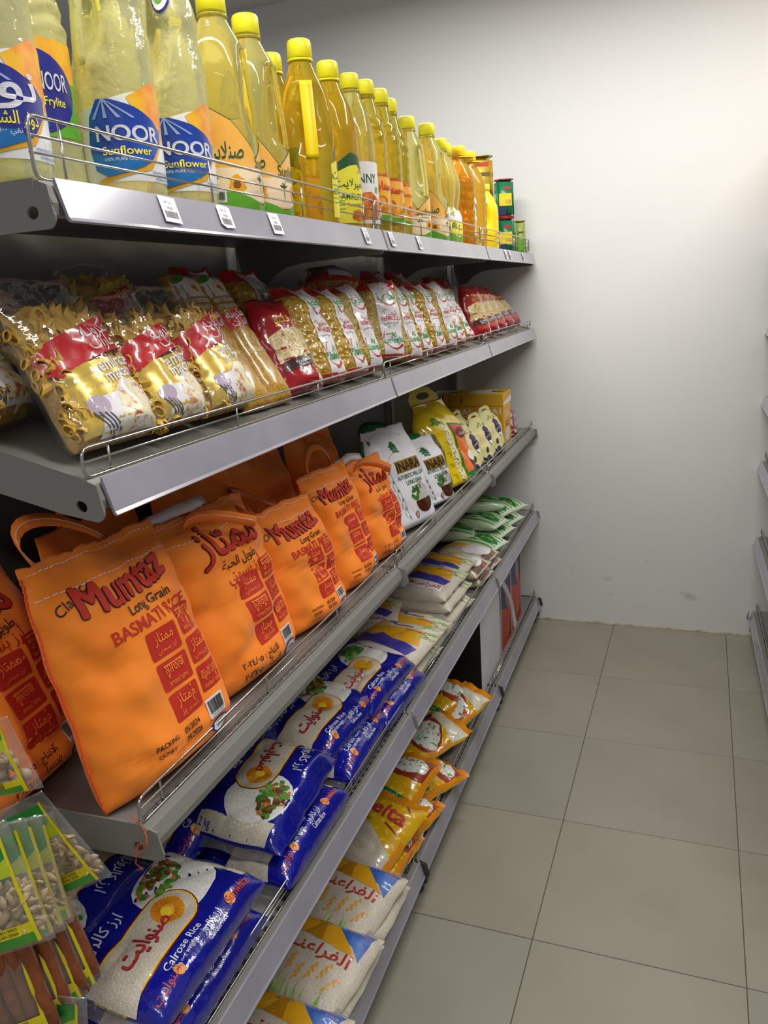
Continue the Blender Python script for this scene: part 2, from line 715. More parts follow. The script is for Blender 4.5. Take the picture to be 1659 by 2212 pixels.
# end wall with its scuffs (plaster stains with a shape of their own)
M_wall = bpy.data.materials.new('painted_plaster')
M_wall.use_nodes = True
nt = M_wall.node_tree
pb = nt.nodes['Principled BSDF']
pb.inputs['Roughness'].default_value = .62
pb.inputs['Specular IOR Level'].default_value = .3
tc = nt.nodes.new('ShaderNodeTexCoord')
nz = nt.nodes.new('ShaderNodeTexNoise')
nz.inputs['Scale'].default_value = 2.2
nt.links.new(tc.outputs['Object'], nz.inputs['Vector'])
fac = None
for (p, ru, rv, st, rot) in (((0.7069, 0.0179, 0.1687), .055, .022, .34, .45), ((0.3347, 0.0085, 0.2312), .035, .018, .2, 0), ((0.3568, 0.0091, 0.1544), .035, .012, .13, 0), ((0.5147, 0.0131, 0.3297), .014, .005, .22, 0),
                                ((0.1779, 0.0045, 0.2743), .010, .022, .12, .6), ((0.4918, 0.0125, 0.0997), .06, .018, .07, 0)):
    mp = nt.nodes.new('ShaderNodeMapping')
    mp.vector_type = 'TEXTURE'
    mp.inputs['Location'].default_value = p
    mp.inputs['Rotation'].default_value = (0, rot, 0)
    mp.inputs['Scale'].default_value = (ru, .3, rv)
    nt.links.new(tc.outputs['Object'], mp.inputs['Vector'])
    ln = nt.nodes.new('ShaderNodeVectorMath')
    ln.operation = 'LENGTH'
    nt.links.new(mp.outputs[0], ln.inputs[0])
    n2 = nt.nodes.new('ShaderNodeTexNoise')
    n2.inputs['Scale'].default_value = 45
    nt.links.new(tc.outputs['Object'], n2.inputs['Vector'])
    ad = nt.nodes.new('ShaderNodeMath')
    ad.operation = 'ADD'
    nt.links.new(ln.outputs['Value'], ad.inputs[0])
    nt.links.new(n2.outputs['Fac'], ad.inputs[1])
    mr = nt.nodes.new('ShaderNodeMapRange')
    mr.inputs['From Min'].default_value = 1.45
    mr.inputs['From Max'].default_value = .5
    mr.inputs['To Max'].default_value = st
    nt.links.new(ad.outputs[0], mr.inputs['Value'])
    if fac is None:
        fac = mr.outputs[0]
    else:
        mx = nt.nodes.new('ShaderNodeMath')
        mx.operation = 'MAXIMUM'
        nt.links.new(fac, mx.inputs[0])
        nt.links.new(mr.outputs[0], mx.inputs[1])
        fac = mx.outputs[0]
mxc = nt.nodes.new('ShaderNodeMix')
mxc.data_type = 'RGBA'
mxc.inputs[6].default_value = (*lin('#dcdcda'), 1)
mxc.inputs[7].default_value = (*lin('#5a554e'), 1)
nt.links.new(fac, mxc.inputs[0])
nt.links.new(mxc.outputs[2], pb.inputs['Base Color'])
bp = nt.nodes.new('ShaderNodeBump')
bp.inputs['Strength'].default_value = .06
bp.inputs['Distance'].default_value = .01
nt.links.new(nz.outputs['Fac'], bp.inputs['Height'])
nt.links.new(bp.outputs[0], pb.inputs['Normal'])
V, F = box(-5.5, 3.6, .004, .12, -.03, 2.96)
w = obj('wall_back', V, F, M_wall, None, False, kind='structure')
w.matrix_world = rt
V, F = box(-5.5, 3.6, -6.5, .12, 2.94, 3.02)
obj('ceiling', V, F, mat('ceiling_paint', '#cfcfcd', .8), None, False, kind='structure')
# uneven strip of grout where the wall meets the tiles
V, F = [], []
n = 120
for i in range(n + 1):
    x = -1.2 + 2.9 * i / n
    a = .0065 + .005 * noise.noise((x * 9, 1, 0)) + .002 * noise.noise((x * 40, 2, 0))
    for yy, zz in ((.004, -.001), (-.007 - .003 * noise.noise((x * 12, 5, 0)), -.001), (-.004, max(.002, a * .6)), (.004, max(.003, a))):
        V.append((x, yy, zz))
for i in range(n):
    for k in range(3):
        F.append((i * 4 + k, i * 4 + k + 1, i * 4 + 5 + k, i * 4 + 4 + k))
o = obj('trim_1', V, F, mat('grout_fillet', '#b3ab94', .9, vary=('#8d856e', 30, .35, .7)), None, True, kind='structure')
o.matrix_world = rt

# ------------------------------------------------------------------ shelving
M_metal = mat('grey_powder_coat', '#807f7a', .42, spec=.45, bump=(400, .05, .0005))
M_dark = mat('dark_grey_metal', '#3d3c3a', .5)
M_rail = mat('lilac_grey_price_rail', '#9a98a3', .2, spec=.6, coat=.4, vary=('#8d8b96', 7, .35, .7))
M_railb = mat('clear_rail_plastic', '#6f6a72', .16, spec=.6, coat=.5)
M_wire = mat('chrome_wire', '#c9c7c2', .22, metal=1.)
M_tag = mat('price_tag_paper', '#dfdfe2', .5)
ZS = [1.7445, 1.4224, .9634, .5652, .1189]
BAYS = [(-3.0415, -2.009), (-2.009, -.9733), (-.9733, -.012)]
SLOPE2 = .287


def shelf_profile(slope):
    p = [(-.365, 0), (-.026, 0), (-.026, -.004), (-.016, -.004), (-.016, .0015), (-.010, .0015), (-.006, -.004), (-.001, -.004),
         (.005, -.022), (.003, -.034), (-.004, -.036), (-.006, -.032), (-.002, -.022), (-.006, -.010), (-.018, -.010), (-.030, -.006), (-.365, -.006)]
    return [(x, z + (max(0, -x - .02) * slope)) for x, z in p]


def guard(y0, y1, h, mids, posts):
    """wire front guard: rounded frame, middle wires, uprights"""
    parts = []
    r = .011
    a, b = y0 + .004, y1 - .004
    fr = []
    for cy, cz, s in ((a + r, r, 180), (b - r, r, 270), (b - r, h - r, 0), (a + r, h - r, 90)):
        for k in range(5):
            t = math.radians(s + k * 22.5)
            fr.append((-.013, cy + r * math.cos(t), cz + r * math.sin(t)))
    parts.append(tube(fr, .0021, 8, True))
    for m in mids:
        parts.append(tube([(-.0155, a, m), (-.0155, b, m)], .0014, 6))
    for y in posts:
        parts.append(tube([(-.016, y, -.008), (-.016, y, h)], .0016, 6))
    return join(*parts)


def arc_pts(cx, cy, r, a0, a1, n):
    return [(cx + r * math.cos(math.radians(a0 + (a1 - a0) * k / n)), cy + r * math.sin(math.radians(a0 + (a1 - a0) * k / n))) for k in range(n + 1)]


def bracket(slope, y, nose=0.):
    # (x, z) outline, hooked nose and round hole; curved underside rising to the back
    lp = [(-.36, .004), (-.016, .004), (-.016, -.008), (-.009, -.008), (-.009, .0)] + [(.001, -.004)] + arc_pts(-.006, -.036, .012, 25, -80, 5)
    lp += [(-.05, -.048), (-.19, -.052), (-.235, -.058), (-.27, -.075), (-.30, -.105), (-.36, -.115)]
    lp = [(x + nose * max(0., (x + .03) / .03), z + max(0, -x - .02) * slope) for x, z in lp]
    ho = [(x, z + max(0, -x - .02) * slope) for x, z in circ(-.022, -.030, .0075, .0068)]
    V, F = plate2d([lp, ho], .0028)
    return [(v.x, y + v.z, v.y) for v in V], F


units = []
for bi, (y0, y1) in enumerate(BAYS):
    lab = ('grey metal shelving bay nearest the camera, full of oil, pasta and rice', 'grey metal shelving bay in the middle of the long run',
           'grey metal shelving bay standing against the white end wall')[bi]
    u = thing('shelf_unit', lab, 'shelf', Matrix.Translation((0, (y0 + y1) / 2, 0)), 'grey shelving bays along the aisle')
    units.append(u)
    yc = (y0 + y1) / 2
    a, b = y0 - yc, y1 - yc
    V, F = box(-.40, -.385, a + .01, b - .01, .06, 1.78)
    obj('back_panel', V, F, mat('shade_darkened_panel', '#54524d', .55), u, False)  # same metal as the shelves, darkened: under-shelf shade put into its colour
    for yy in ((a + .012, b - .012) if bi == 2 else (a + .012,)):
        V, F = box(-.415, -.365, yy - .011, yy + .011, 0, 1.79)
        obj('upright', V, F, M_metal, u, False)
    for si, z in enumerate(ZS):
        sl = SLOPE2 if si == 1 else 0.
        V, F = extrude_y(shelf_profile(sl), a + .003, b - .003)
        V = [(p[0], p[1], p[2] + z) for p in V]
        sh = obj('shelf_board', V, F, M_metal, u, False)
        for yy in (a + .003, b - .003):
            V, F = bracket(sl, yy, (0, .002, .009, .012, .018)[si])
            obj('bracket', [(p[0], p[1], p[2] + z) for p in V], F, M_metal if si < 4 else M_dark, sh, False)
        if si != 2:
            rp = [(.0015, .0035), (.004, .003), (.0155, -.037), (.0185, -.0405), (.016, -.0425), (.0125, -.040), (.001, -.002)]
            V, F = extrude_y(rp, a + (.012 if bi == 0 else .006), b - .006)
            obj('price_rail', [(p[0], p[1], p[2] + z) for p in V], F, M_rail, sh, False)
            # the thin clear lip that holds the tags
            V, F = extrude_y([(.0045, .0015), (.0065, .001), (.0175, -.036), (.0165, -.038)], a + (.012 if bi == 0 else .006), b - .006)
        h, mids = ((.062, (.026, .043)), (.034, (.018,)), (.036, (.019,)), (.036, (.013, .024)), (.036, (.013, .024)))[si]
        n = 4
        V, F = guard(a, b, h, mids, [a + .055 + (b - a - .11) * k / (n - 1) for k in range(n)])
        obj('wire_guard', [(p[0], p[1], p[2] + z + .0035) for p in V], F, M_wire, sh)
        if si >= 2:   # row of punched slots along the front channel
            parts = []
            yy = a + .02
            while yy < b - .02:
                parts.append(box(-.0245, -.0175, yy, yy + .011, -.0045, -.0035))
                yy += .025
            V, F = join(*parts)
            obj('slot', [(p[0], p[1], p[2] + z) for p in V], F, M_dark, sh, False, kind='stuff')
    # feet
    for yy in ((a, b) if bi == 2 else (a,)):
        fy = yy + (.03 if yy == a else -.03)
        V, F = join(bevel_box(-.36, -.01, fy - .014, fy + .014, .012, .08, .003, 1), bevel_box(-.045, .012, fy - .012, fy + .012, .03, .095, .004, 1),
                    lathe([(0, .017), (.006, .019), (.012, .010), (.03, .008)], 14))
        V = [(p[0] - (.02 if i >= len(V) - 56 else 0), p[1] + (fy if i >= len(V) - 56 else 0), p[2]) for i, p in enumerate(V)]
        obj('foot', V, F, M_dark, u, False)


# paper price tags in the top rail
def price_tag(u, y, w=.036, h=.036, tilt=0., seed=0, torn=False):
    z = ZS[0]
    ax = Vector((.0125, 0, -.0375))
    n = Vector((.0375, 0, .0125)).normalized()

    class S:
        def pt(s, x, q):
            return Vector((.0045, y, z + .002)) + Vector((0, x, 0)) + ax.normalized() * (.0185 - q) + n * .0014
    P = Print(S(), .02, .0004)
    c, s = math.cos(tilt), math.sin(tilt)
    q = [(-w / 2, -h / 2), (w / 2, -h / 2), (w / 2, h / 2), (-w / 2, h / 2)]
    if torn:
        q = [(-w / 2, -h * .35), (-w * .2, -h * .5), (w / 2, -h * .42), (w / 2, h * .46), (w * .2, h * .5), (-w * .3, h * .5), (-w / 2, h * .42)]
    P.poly(M_tag, [(c * a - s * b, s * a + c * b) for a, b in q], 'price_tag')
    rnd = random.Random(seed)
    x = -w * .34
    while x < w * .34:
        b = w * rnd.choice((.02, .035))
        P.rect(mat('grey_ink', '#5a5a60', .6), c * x + s * h * .2, s * x - c * h * .2, b, h * .26, math.degrees(tilt), name='price_tag', layer=1)
        x += b + w * .03
    P.text(mat('grey_ink', '#5a5a60', .6), 'OIL 1.5 L', 0, h * .28, h * .12, math.degrees(tilt), name='price_tag')
    P.text(mat('grey_ink', '#5a5a60', .6), '19.50', 0, h * .05, h * .16, math.degrees(tilt), name='price_tag')
    P.surf_y = y
    yc = u.matrix_world.translation.y
    for nm, m, VV, FF in P.groups():
        out = [P.surf.pt(a, b) + n * (.0004 * l) - Vector((0, yc, 0)) for a, b, l in VV]
        obj('price_tag', out, FF, m, u, False)


for k, (ty, bay) in enumerate(((-2.834, 0), (-2.696, 0), (-2.539, 0), (-2.128, 0), (-1.965, 1), (-1.755, 1), (-0.660, 2), (-0.579, 2), (-0.299, 2))):
    price_tag(units[bay], ty, .036 if k < 3 else .030, .034, (-.05, -.06, 0, .03, 0, .02, 0, 0, 0)[k], k, k == 1)

# right-hand shelving, of which only the front edges come into the picture
for bi, (y0, y1) in enumerate(((-1.02, -.016), (-2.05, -1.024))):
    u = thing('shelf_unit', ('grey shelving bay across the aisle, touching the end wall at the right edge',
                             'grey shelving bay across the aisle, nearer than the one at the end wall')[bi], 'shelf',
              Matrix.Translation((.978, (y0 + y1) / 2, 0)) @ Matrix.Rotation(PI, 4, 'Z'), 'shelving across the aisle')
    hl = (y1 - y0) / 2
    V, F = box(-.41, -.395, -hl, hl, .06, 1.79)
    obj('back_panel', V, F, mat('shade_darkened_panel', '#54524d', .55), u, False)  # shares the metal colour darkened for shade in the bays opposite
    for yy in (-hl, hl - .022):
        V, F = box(-.42, -.37, yy, yy + .022, 0, 1.8)
        obj('upright', V, F, M_metal, u, False)
    for si, z in enumerate((.122, .476, .818, 1.10, 1.395, 1.745)):
        V, F = extrude_y(shelf_profile(0), -hl + .003, hl - .003)
        sh = obj('shelf_board', [(p[0], p[1], p[2] + z) for p in V], F, M_metal, u, False)
        for yy in (-hl + .003, hl - .003):
            V, F = bracket(0, yy, .018 if si == 0 else .01)
            obj('bracket', [(p[0], p[1], p[2] + z) for p in V], F, M_metal, sh, False)
        rp = [(.0015, .0035), (.004, .003), (.0155, -.037), (.0185, -.0405), (.016, -.0425), (.0125, -.040), (.001, -.002)]
        V, F = extrude_y(rp, -hl + .006, hl - .006)
        obj('price_rail', [(p[0], p[1], p[2] + z) for p in V], F, M_rail, sh, False)
        V, F = guard(-hl, hl, .036, (.013, .024), [-hl + .055 + (2 * hl - .11) * k / 3 for k in range(4)])
        obj('wire_guard', [(p[0], p[1], p[2] + z + .0035) for p in V], F, M_wire, sh)
    for yy in (-hl + .03, hl - .03):
        V, F = join(bevel_box(-.36, -.01, yy - .014, yy + .014, 0, .08, .003, 1), bevel_box(-.045, .012, yy - .012, yy + .012, .03, .095, .004, 1))
        obj('foot', V, F, M_dark, u, False)
# ------------------------------------------------------------------ shelf three: rice bags
M_or = mat('orange_nonwoven', '#ff8f2c', .62, spec=.25, sheen=.15, bump=(13, .8, .04, 'soft'), vary=('#fc8624', 9, .3, .75))
M_orh = mat('orange_strap', '#f58330', .6, spec=.25, bump=(500, .15, .0006, 'soft'))
M_red = mat('red_ink_on_fabric', '#c23325', .55, spec=.3)
M_white_th = mat('white_thread', '#ecdcd2', .7)
M_lining = mat('white_liner', '#e9e4e4', .35)
M_blk = M_BLACK()
M_orink = mat('orange_ink', '#ff8f3c', .55)
M_blue_ink = mat('navy_ink', '#2b2a86', .4)


def stitches(P, z, w, m, n=26, th=.0014, dash=.75):
    L = w / n
    for i in range(n):
        x = -w / 2 + (i + .5) * L
        P.rect(m, x, z + .0012 * math.sin(i * .9), L * dash, th, name='stitching', layer=1)


def orange_bag(label, M, seed, arabic=False, w=.285, h=.345, t=.062, top=.34, handle='back', group='orange basmati rice bags', lining=False, cx=0., wr=.011, front=True):
    r = thing('rice_bag', label, 'rice bag', None, group)
    s = Bag(w, h, t, t * .75, ax=3.0, top=top, bot=.12, wr=wr, freq=7, seed=seed, belly=.35, pinch=.05, puck=.006, cx=cx)
    body(r, s, M_or, 'body', 26, 34)
    if front:
        k = w / .285
        P = Print(s, .016, .0007)
        stitches(P, h * .965, w * .93, M_white_th)
        stitches(P, h * .865, w * .96, M_white_th)
        z1 = h * .80
        if not arabic:
            P.outlined(M_red, M_blk, 'Mumtaz', -.002 * k, z1, .062 * k, .0034 * k, 3, 0., .1, width=.19 * k, arc=.8, fat=.0020 * k)
            P.text(M_blk, 'Classic', -.098 * k, z1 + .010 * k, .020 * k, 24, .003, .3)
            P.text(M_blk, 'Long Grain', .018 * k, z1 - .038 * k, .021 * k, 2, .006, width=.092 * k)
            P.text(M_red, 'BASMATI RICE', .010 * k, z1 - .060 * k, .026 * k, 2, .014, width=.165 * k)
            P.text(M_blk, 'PACKING :', -.052 * k, h * .155, .0095 * k, 0, .006)
            P.text(M_blk, 'EXPIRY   :', -.052 * k, h * .118, .0095 * k, 0, .006)
            P.text(M_blk, '05/2024', .0 * k, h * .155, .012 * k, 0, .006)
            P.text(M_blk, '05/2026', .0 * k, h * .118, .012 * k, 0, .006)
        else:
            P.outlined(M_red, M_blk, ar('ممتاز'), .0, z1, .075 * k, .0030 * k, 0, 0., width=.15 * k, fat=.0017 * k)
            P.text(M_blk, ar('طويل الحبة'), .01 * k, z1 - .040 * k, .022 * k, 0, .004)
            P.text(M_red, ar('أرز بسمتي'), .01 * k, z1 - .062 * k, .026 * k, 0, .008, name='subtitle')
            P.text(M_blk, ar('الانتاج : ٢٠٢٤/٠٥'), -.03 * k, h * .135, .0155 * k, 0, .006)
            P.text(M_blk, ar('الانتهاء : ٢٠٢٦/٠٥'), -.03 * k, h * .08, .0155 * k, 0, .006)
        words = (('ممتاز', 'ارز بسمتي'), ('मुमताज', 'बासमती चावल'), ('মুমতাজ', 'বাসমতি চাউল'), ('ممتاز', 'برنج بسمتي'), ('مُمتاز', 'باسمتی چاول'), ('മുംതാസ്', 'ബസ്മതി അരി'))
        for i in range(6):
            px, pz = ((.008 + .069 * (i % 2)) * k, h * .525 - h * .135 * (i // 2) + (.012 * k if i % 2 else 0))
            P.rect(M_red, px, pz, (.067 - .014 * (i % 2)) * k, h * .118, 0, .004 * k, name='panel')
            a, b = words[i]
            a = ar(a) if a[0] in 'مُ' else a
            b = ar(b) if b[0] in 'ابأ' else b
            P.text(M_orink, a, px, pz + h * .018, .022 * k, 0, .006, width=.042 * k, layer=2)
            P.text(M_orink, b, px, pz - h * .034, .0095 * k, 0, .002, width=.042 * k, layer=2)
        P.barcode(.066 * k, h * .155, .044 * k, h * .085, 0, int(seed))
        P.ell(M_blue_ink, .070 * k, h * .07, .025 * k, .0115 * k, 0, name='emblem', layer=1)
        P.ell(M_LABELW(), .070 * k, h * .07, .0228 * k, .0095 * k, 0, name='emblem', layer=2)
        P.text(M_blue_ink, 'UNIKAI' if not arabic else ar('يونيكاي'), .070 * k, h * .07, .0105 * k, 0, .014, width=.035 * k, name='emblem', layer=3)
        P.build(r)
        # overlocked side seam with its thread
        V, F = [], []
        pts = []
        for j in range(64):
            z = h * .01 + (h * .95) * j / 63
            p = s.pt(-w / 2, z)
            pts.append(p + Vector((-.001 + .0022 * (j % 2), -.002, 0)))
        V, F = tube(pts, .0016, 5)
        obj('side_seam', V, F, mat('orange_thread', '#f0561c', .7), r)
    a, b = -w * .24 + cx, w * .24 + cx
    hm = h * .97
    if handle:
        sd = {'back': 1, 'front': -1, 'up': .12, 'left': .5}[handle]
        if handle in ('up', 'left'):
            dx = -.10 if handle == 'left' else .0
            P1 = bez((a, .004, hm - .03), (a - .02 + dx, .02 * sd, h + .085), (b + .02 + dx, .03 * sd, h + .085), (b, .004, hm - .03))
        elif handle == 'back':
            P1 = bez((a, .004, hm - .03), (a - .03, .03, h + .07), (b - .07, .16, h + .09), (b, .004, hm - .03))
        else:
            P1 = bez((a, -.012, hm - .02), (a - .02, -.05, h + .05), (b + .0, -t * 2.4, h * .66), (b + .02, -.012, hm - .02))
        V, F = ribbon(P1, (.0, .35, .9) if handle != 'front' else (0, -.5, .85), .021, .0016)
        hd = obj('handle', V, F, M_orh, r)
        V, F = tube([Vector(p) + Vector((0, -.0018, .001)) for p in P1[1:-1]], .0007, 4)
        obj('stitching', V, F, M_white_th, hd)
    if lining:
        pa = [s.pt(x, h) + Vector((0, .004, .0)) for x in [-w * .46 + w * .6 * i / 10 for i in range(11)]]
        V, F = ribbon([p + Vector((0, .004 * math.sin(i * .7), .004 + .006 * math.sin(i * .3))) for i, p in enumerate(pa)], (0, .35, .9), .02, .0008)
        obj('liner', V, F, M_lining, r)
    r.matrix_world = settle(M, BODY[r.name], ZS[2])
    return r


G3 = 'orange basmati rice bags'
main_bag = orange_bag('large orange bag with handle and big red lettering, nearest front', pose(-.062, -2.898, 1, -4, 15), 1.3, False, .272, .345, .062, .30, 'left')
orange_bag('orange bag at far left behind the nearest one, Arabic dates on it', pose(-.235, -3.005, 1, 6, 13, 0), 5.1, True, .27, .335, .06, .3, 'left', cx=-.02)
orange_bag('orange bag with handle flopped over its front, second in row', pose(-.085, -2.62, 1, -4, 13), 8.7, True, .285, .315, .062, .26, 'front', lining=True)
orange_bag('short orange bag with folded pale top, third in row', pose(-.072, -2.367, 1, -8, 14), 12.2, False, .225, .255, .052, .3, 'back')
orange_bag('slim orange bag with upright handles, fourth in row', pose(-.075, -2.148, 1, -9, 12), 15.9, False, .21, .28, .05, .28, 'up')
orange_bag('orange bag beside the white bag, fifth and last in row', pose(-.075, -1.935, 1, -10, 12), 21.4, True, .215, .255, .05, .26, 'front', lining=True)
rb = orange_bag('orange bag standing behind the second front bag', pose(-.225, -2.735, 1, 4, 10), 31.1, False, .27, .33, .045, .3, 'up', front=False)
for k, (x, y, yaw, lean, lab) in enumerate(((-.215, -2.46, -3, 9, 'orange bag standing behind the short third bag'), (-.21, -2.19, 3, 11, 'orange bag standing behind the slim fourth bag'),
                                       (-.215, -1.925, -2, 9, 'orange bag standing behind the last front orange bag'))):
    dup(rb, settle(pose(x, y, 1, yaw, lean), BODY[rb.name], ZS[2]), lab, G3)
# loose thread hanging from the corner of the nearest bag
mi = main_bag.matrix_world.inverted()
th = [(-.035, -3.032, .972), (-.012, -3.036, .967), (.004, -3.047, .962), (.0, -3.05, .945), (-.012, -3.05, .932), (-.02, -3.05, .928), (-.014, -3.05, .945), (-.006, -3.05, .95), (-.016, -3.05, .938), (-.022, -3.05, .915), (-.012, -3.05, .908)]
V, F = tube(bez(*[mi @ Vector(p) for p in (th[0], th[1], th[2], th[3])], n=6) + [mi @ Vector(p) for p in th[4:]], .0006, 5)
obj('loose_thread', V, F, mat('orange_thread', '#f0561c', .7), main_bag)

# --- white rice bags
M_wb = mat('white_woven_plastic', '#e4e4e8', .35, spec=.5, bump=(260, .1, .0006), vary=('#d5d6de', 12, .4, .7))
M_grn = mat('green_print', '#0f7a3c', .4)
M_grn2 = mat('dark_green_gusset', '#0b7a45', .25, coat=.5)
M_gold = mat('gold_print', '#c9a450', .35, metal=.2)
M_bowl = mat('brown_bowl_print', '#7c3d22', .35, vary=('#5b2815', 40, .4, .6))
M_ricep = mat('cooked_rice_print', '#efeeea', .35, vary=('#d8d4ca', 300, .42, .62))
M_leaf = mat('leaf_print', '#3f7a2c', .4, vary=('#7fae4a', 60, .4, .6))
M_inkg = mat('grey_green_ink', '#59635e', .45)


def white_bag(label, M, seed, h, w=.25, group='white rice bags with green gussets'):
    r = thing('rice_bag', label, 'rice bag', None, group)
    s = Bag(w, h, .05, .045, ax=3, top=.42, bot=.08, wr=.005, freq=8, seed=seed, belly=.25, pinch=.2, puck=.004)
    body(r, s, M_wb, 'body', 26, 32)
    P = Print(s, .014, .0006)
    P.rect(M_gold, .015, h * .60, .115, .034, 0, name='name_plate')
    P.text(mat('dark_gold_ink', '#3a2f12', .4), 'INARA', .015, h * .60, .038, 0, .008, layer=2)
    for i, (tx, ww) in enumerate((('AUTHENTIC WELL CLEAN', .135), ('LONG GRAIN', .08), ('RICE', .045))):
        P.text(M_grn, tx, .02, h * .50 - i * .019, .017, 0, .012, width=ww)
    P.ell(M_ricep, .04, h * .30, .040, .034, 0, name='rice_picture', wob=.3)
    P.ell(M_bowl, .042, h * .245, .043, .038, 0, name='bowl_picture', a0=180, a1=360, layer=1)
    for k in range(4):
        P.ell(M_leaf, -.005 + .008 * k, h * .31 + (.012 if k % 2 else -.006), .014, .006, 50 * k - 40, name='leaf_picture', layer=1)
    P.ell(mat('pink_seal', '#c98b86', .4), -.005, h * .12, .010, .011, name='seal', layer=0)
    P.ell(M_wb, -.005, h * .12, .006, .007, name='seal', layer=1)
    # ornament band down the left side
    for k in range(7):
        z = h * (.66 - .09 * k)
        x = -.078 + .006 * k
        for a in (45, -45):
            P.rect(M_inkg, x, z, .014, .0016, a, name='ornament', layer=0)
        P.rect(M_inkg, x - .006, z - .016, .0011, .018, 6, name='ornament')
        P.rect(M_inkg, x + .006, z - .016, .0011, .018, 6, name='ornament')
    arcp = [(-.09 + .085 * (1 - math.cos(t)) * .9, h * .42 + .105 * math.sin(t) * .9) for t in [i / 14 * 1.9 for i in range(15)]]
    for p, q in zip(arcp[:-1], arcp[1:]):
        dx, dz = q[0] - p[0], q[1] - p[1]
        P.rect(M_gold, (p[0] + q[0]) / 2, (p[1] + q[1]) / 2, math.hypot(dx, dz) * 1.05, .0012, math.degrees(math.atan2(dz, dx)), name='ornament')
    for k in range(3):
        P.poly(M_grn, [(-.03 + .004 * k, h * .80 - .008 * k), (.012 - .001 * k, h * .79 - .008 * k), (.0 - .002 * k, h * .85 - .008 * k), (-.012, h * .85 - .008 * k)], 'leaf_mark', .5 * k)
        P.build(r)
    # green gusset down the left side
    V, F = [], []
    n = 20
    for i in range(n + 1):
        z = h * .92 * i / n
        e = s.pt(-w / 2, z)
        p = s.pt(-w * .462, z)
        V += [e + Vector((-.002, -.002, 0)), p + Vector((-.002, -.0006, 0)), e + Vector((-.003, .03 * math.sin(PI * min(1, i / n + .1)), 0))]
    for i in range(n):
        F += [(i * 3, i * 3 + 1, i * 3 + 4, i * 3 + 3), (i * 3 + 2, i * 3, i * 3 + 3, i * 3 + 5)]
    obj('gusset', V, F, M_grn2, r)
    # gathered green top
    V, F = ribbon(bez((-w * .36, .0, h * .93), (-w * .2, .02, h * 1.05), (w * .05, .03, h * 1.03), (w * .25, .005, h * .95), 12), (0, .6, .8), .05, .002)
    obj('top_fold', V, F, M_grn2, r)
    r.matrix_world = settle(M, BODY[r.name], ZS[2])
    return r


white_bag('tall white rice bag with gold name plate, beside the orange bags', pose(-.085, -1.69, 1, -16, 14), 2.2, .295)
white_bag('shorter white rice bag between the tall white bag and the yellow bag', pose(-.085, -1.445, 1, -16, 14), 6.2, .215, .225)

# --- glossy yellow bag with a carrying handle
M_yel = mat('glossy_yellow_film', '#e9cf14', .18, spec=.6, coat=.8, bump=(26, .25, .004), vary=('#d8b80f', 14, .35, .65))
M_clear_b = mat('brownish_clear_film', '#6e6242', .14, spec=.6, coat=.8, vary=('#8a7a50', 90, .4, .6), bump=(60, .3, .003))
M_orp = mat('orange_panel_print', '#e8762c', .3, coat=.4)
M_redp = mat('red_panel_print', '#c43a22', .3, coat=.4)
M_cream = mat('cream_print', '#e8e0b4', .3, coat=.4)
r = thing('rice_bag', 'glossy yellow rice bag with handle cut-out and orange panel', 'rice bag')
s = Bag(.27, .30, .06, .05, ax=4, top=.40, bot=.07, wr=.006, freq=9, seed=3.7, belly=.3, pinch=.28)
body(r, s, M_yel, 'body', 26, 34)
P = Print(s, .014, .0007)
P.fz = lambda z: z * .88
P.poly(M_clear_b, [(-.128, .02), (-.085, .02), (-.075, .15), (-.095, .22), (-.128, .23)], 'window')
P.poly(M_grn, [(.0, .02), (.118, .02), (.118, .12), (.09, .225), (.005, .245)], 'green_border')
P.poly(M_redp, [(.012, .19), (.098, .175), (.086, .218), (.012, .236)], 'panel', 1)
P.poly(M_orp, [(.014, .04), (.104, .05), (.108, .10), (.096, .178), (.012, .19)], 'panel', 1)
P.ell(mat('maroon_crest', '#7a2318', .35), .052, .195, .03, .022, -4, name='crest', layer=2)
P.text(M_LABELW(), ar('أبو بنت'), .052, .195, .02, 0, .01, layer=3, name='crest', width=.04)
P.ell(M_bowl, .078, .075, .022, .042, 10, name='bowl_picture', layer=2)
P.ell(M_ricep, .074, .10, .021, .022, 10, name='rice_picture', layer=3)
P.poly(M_cream, [(-.035, .015), (-.008, .015), (-.004, .25), (-.026, .275), (-.045, .235)], 'pattern_band')
rq = random.Random(5)
for k in range(70):
    z = .02 + .235 * rq.random()
    x = -.021 + (rq.random() - .5) * .022 - .004
    P.ell(mat('dark_fleck_print', '#3c3a1c', .4), x, z, .0022 + .0016 * rq.random(), .0016, rq.random() * 180, 7, 'pattern_band', 1)
for k in range(5):
    P.ell(M_leaf, -.075 + .01 * k, .255 + .012 * (k % 2), .012, .006, 40 * k, name='leaf_picture', layer=1)
for k in range(5):
    P.text(mat('ochre_print', '#8a7a12', .35), ar('أرز'), -.062 + .004 * k, .045 + .042 * k, .018, 90, .006, name='lettering')
P.build(r)
ho = plate2d([[(-.095, .0), (-.10, .045), (-.06, .085), (.045, .082), (.085, .04), (.08, .0)], circ(-.005, .048, .042, .015, 18)], .003)
obj('handle', [(p[0], .004 + p[2] + .18 * max(0, p[1] - .0) * .5, .285 + p[1] * .8) for p in ho[0]], ho[1], mat('matte_yellow_film', '#d9c118', .5), r, False)
r.matrix_world = settle(pose(-.08, -1.215, 1, -14, 16), BODY[r.name], ZS[2])

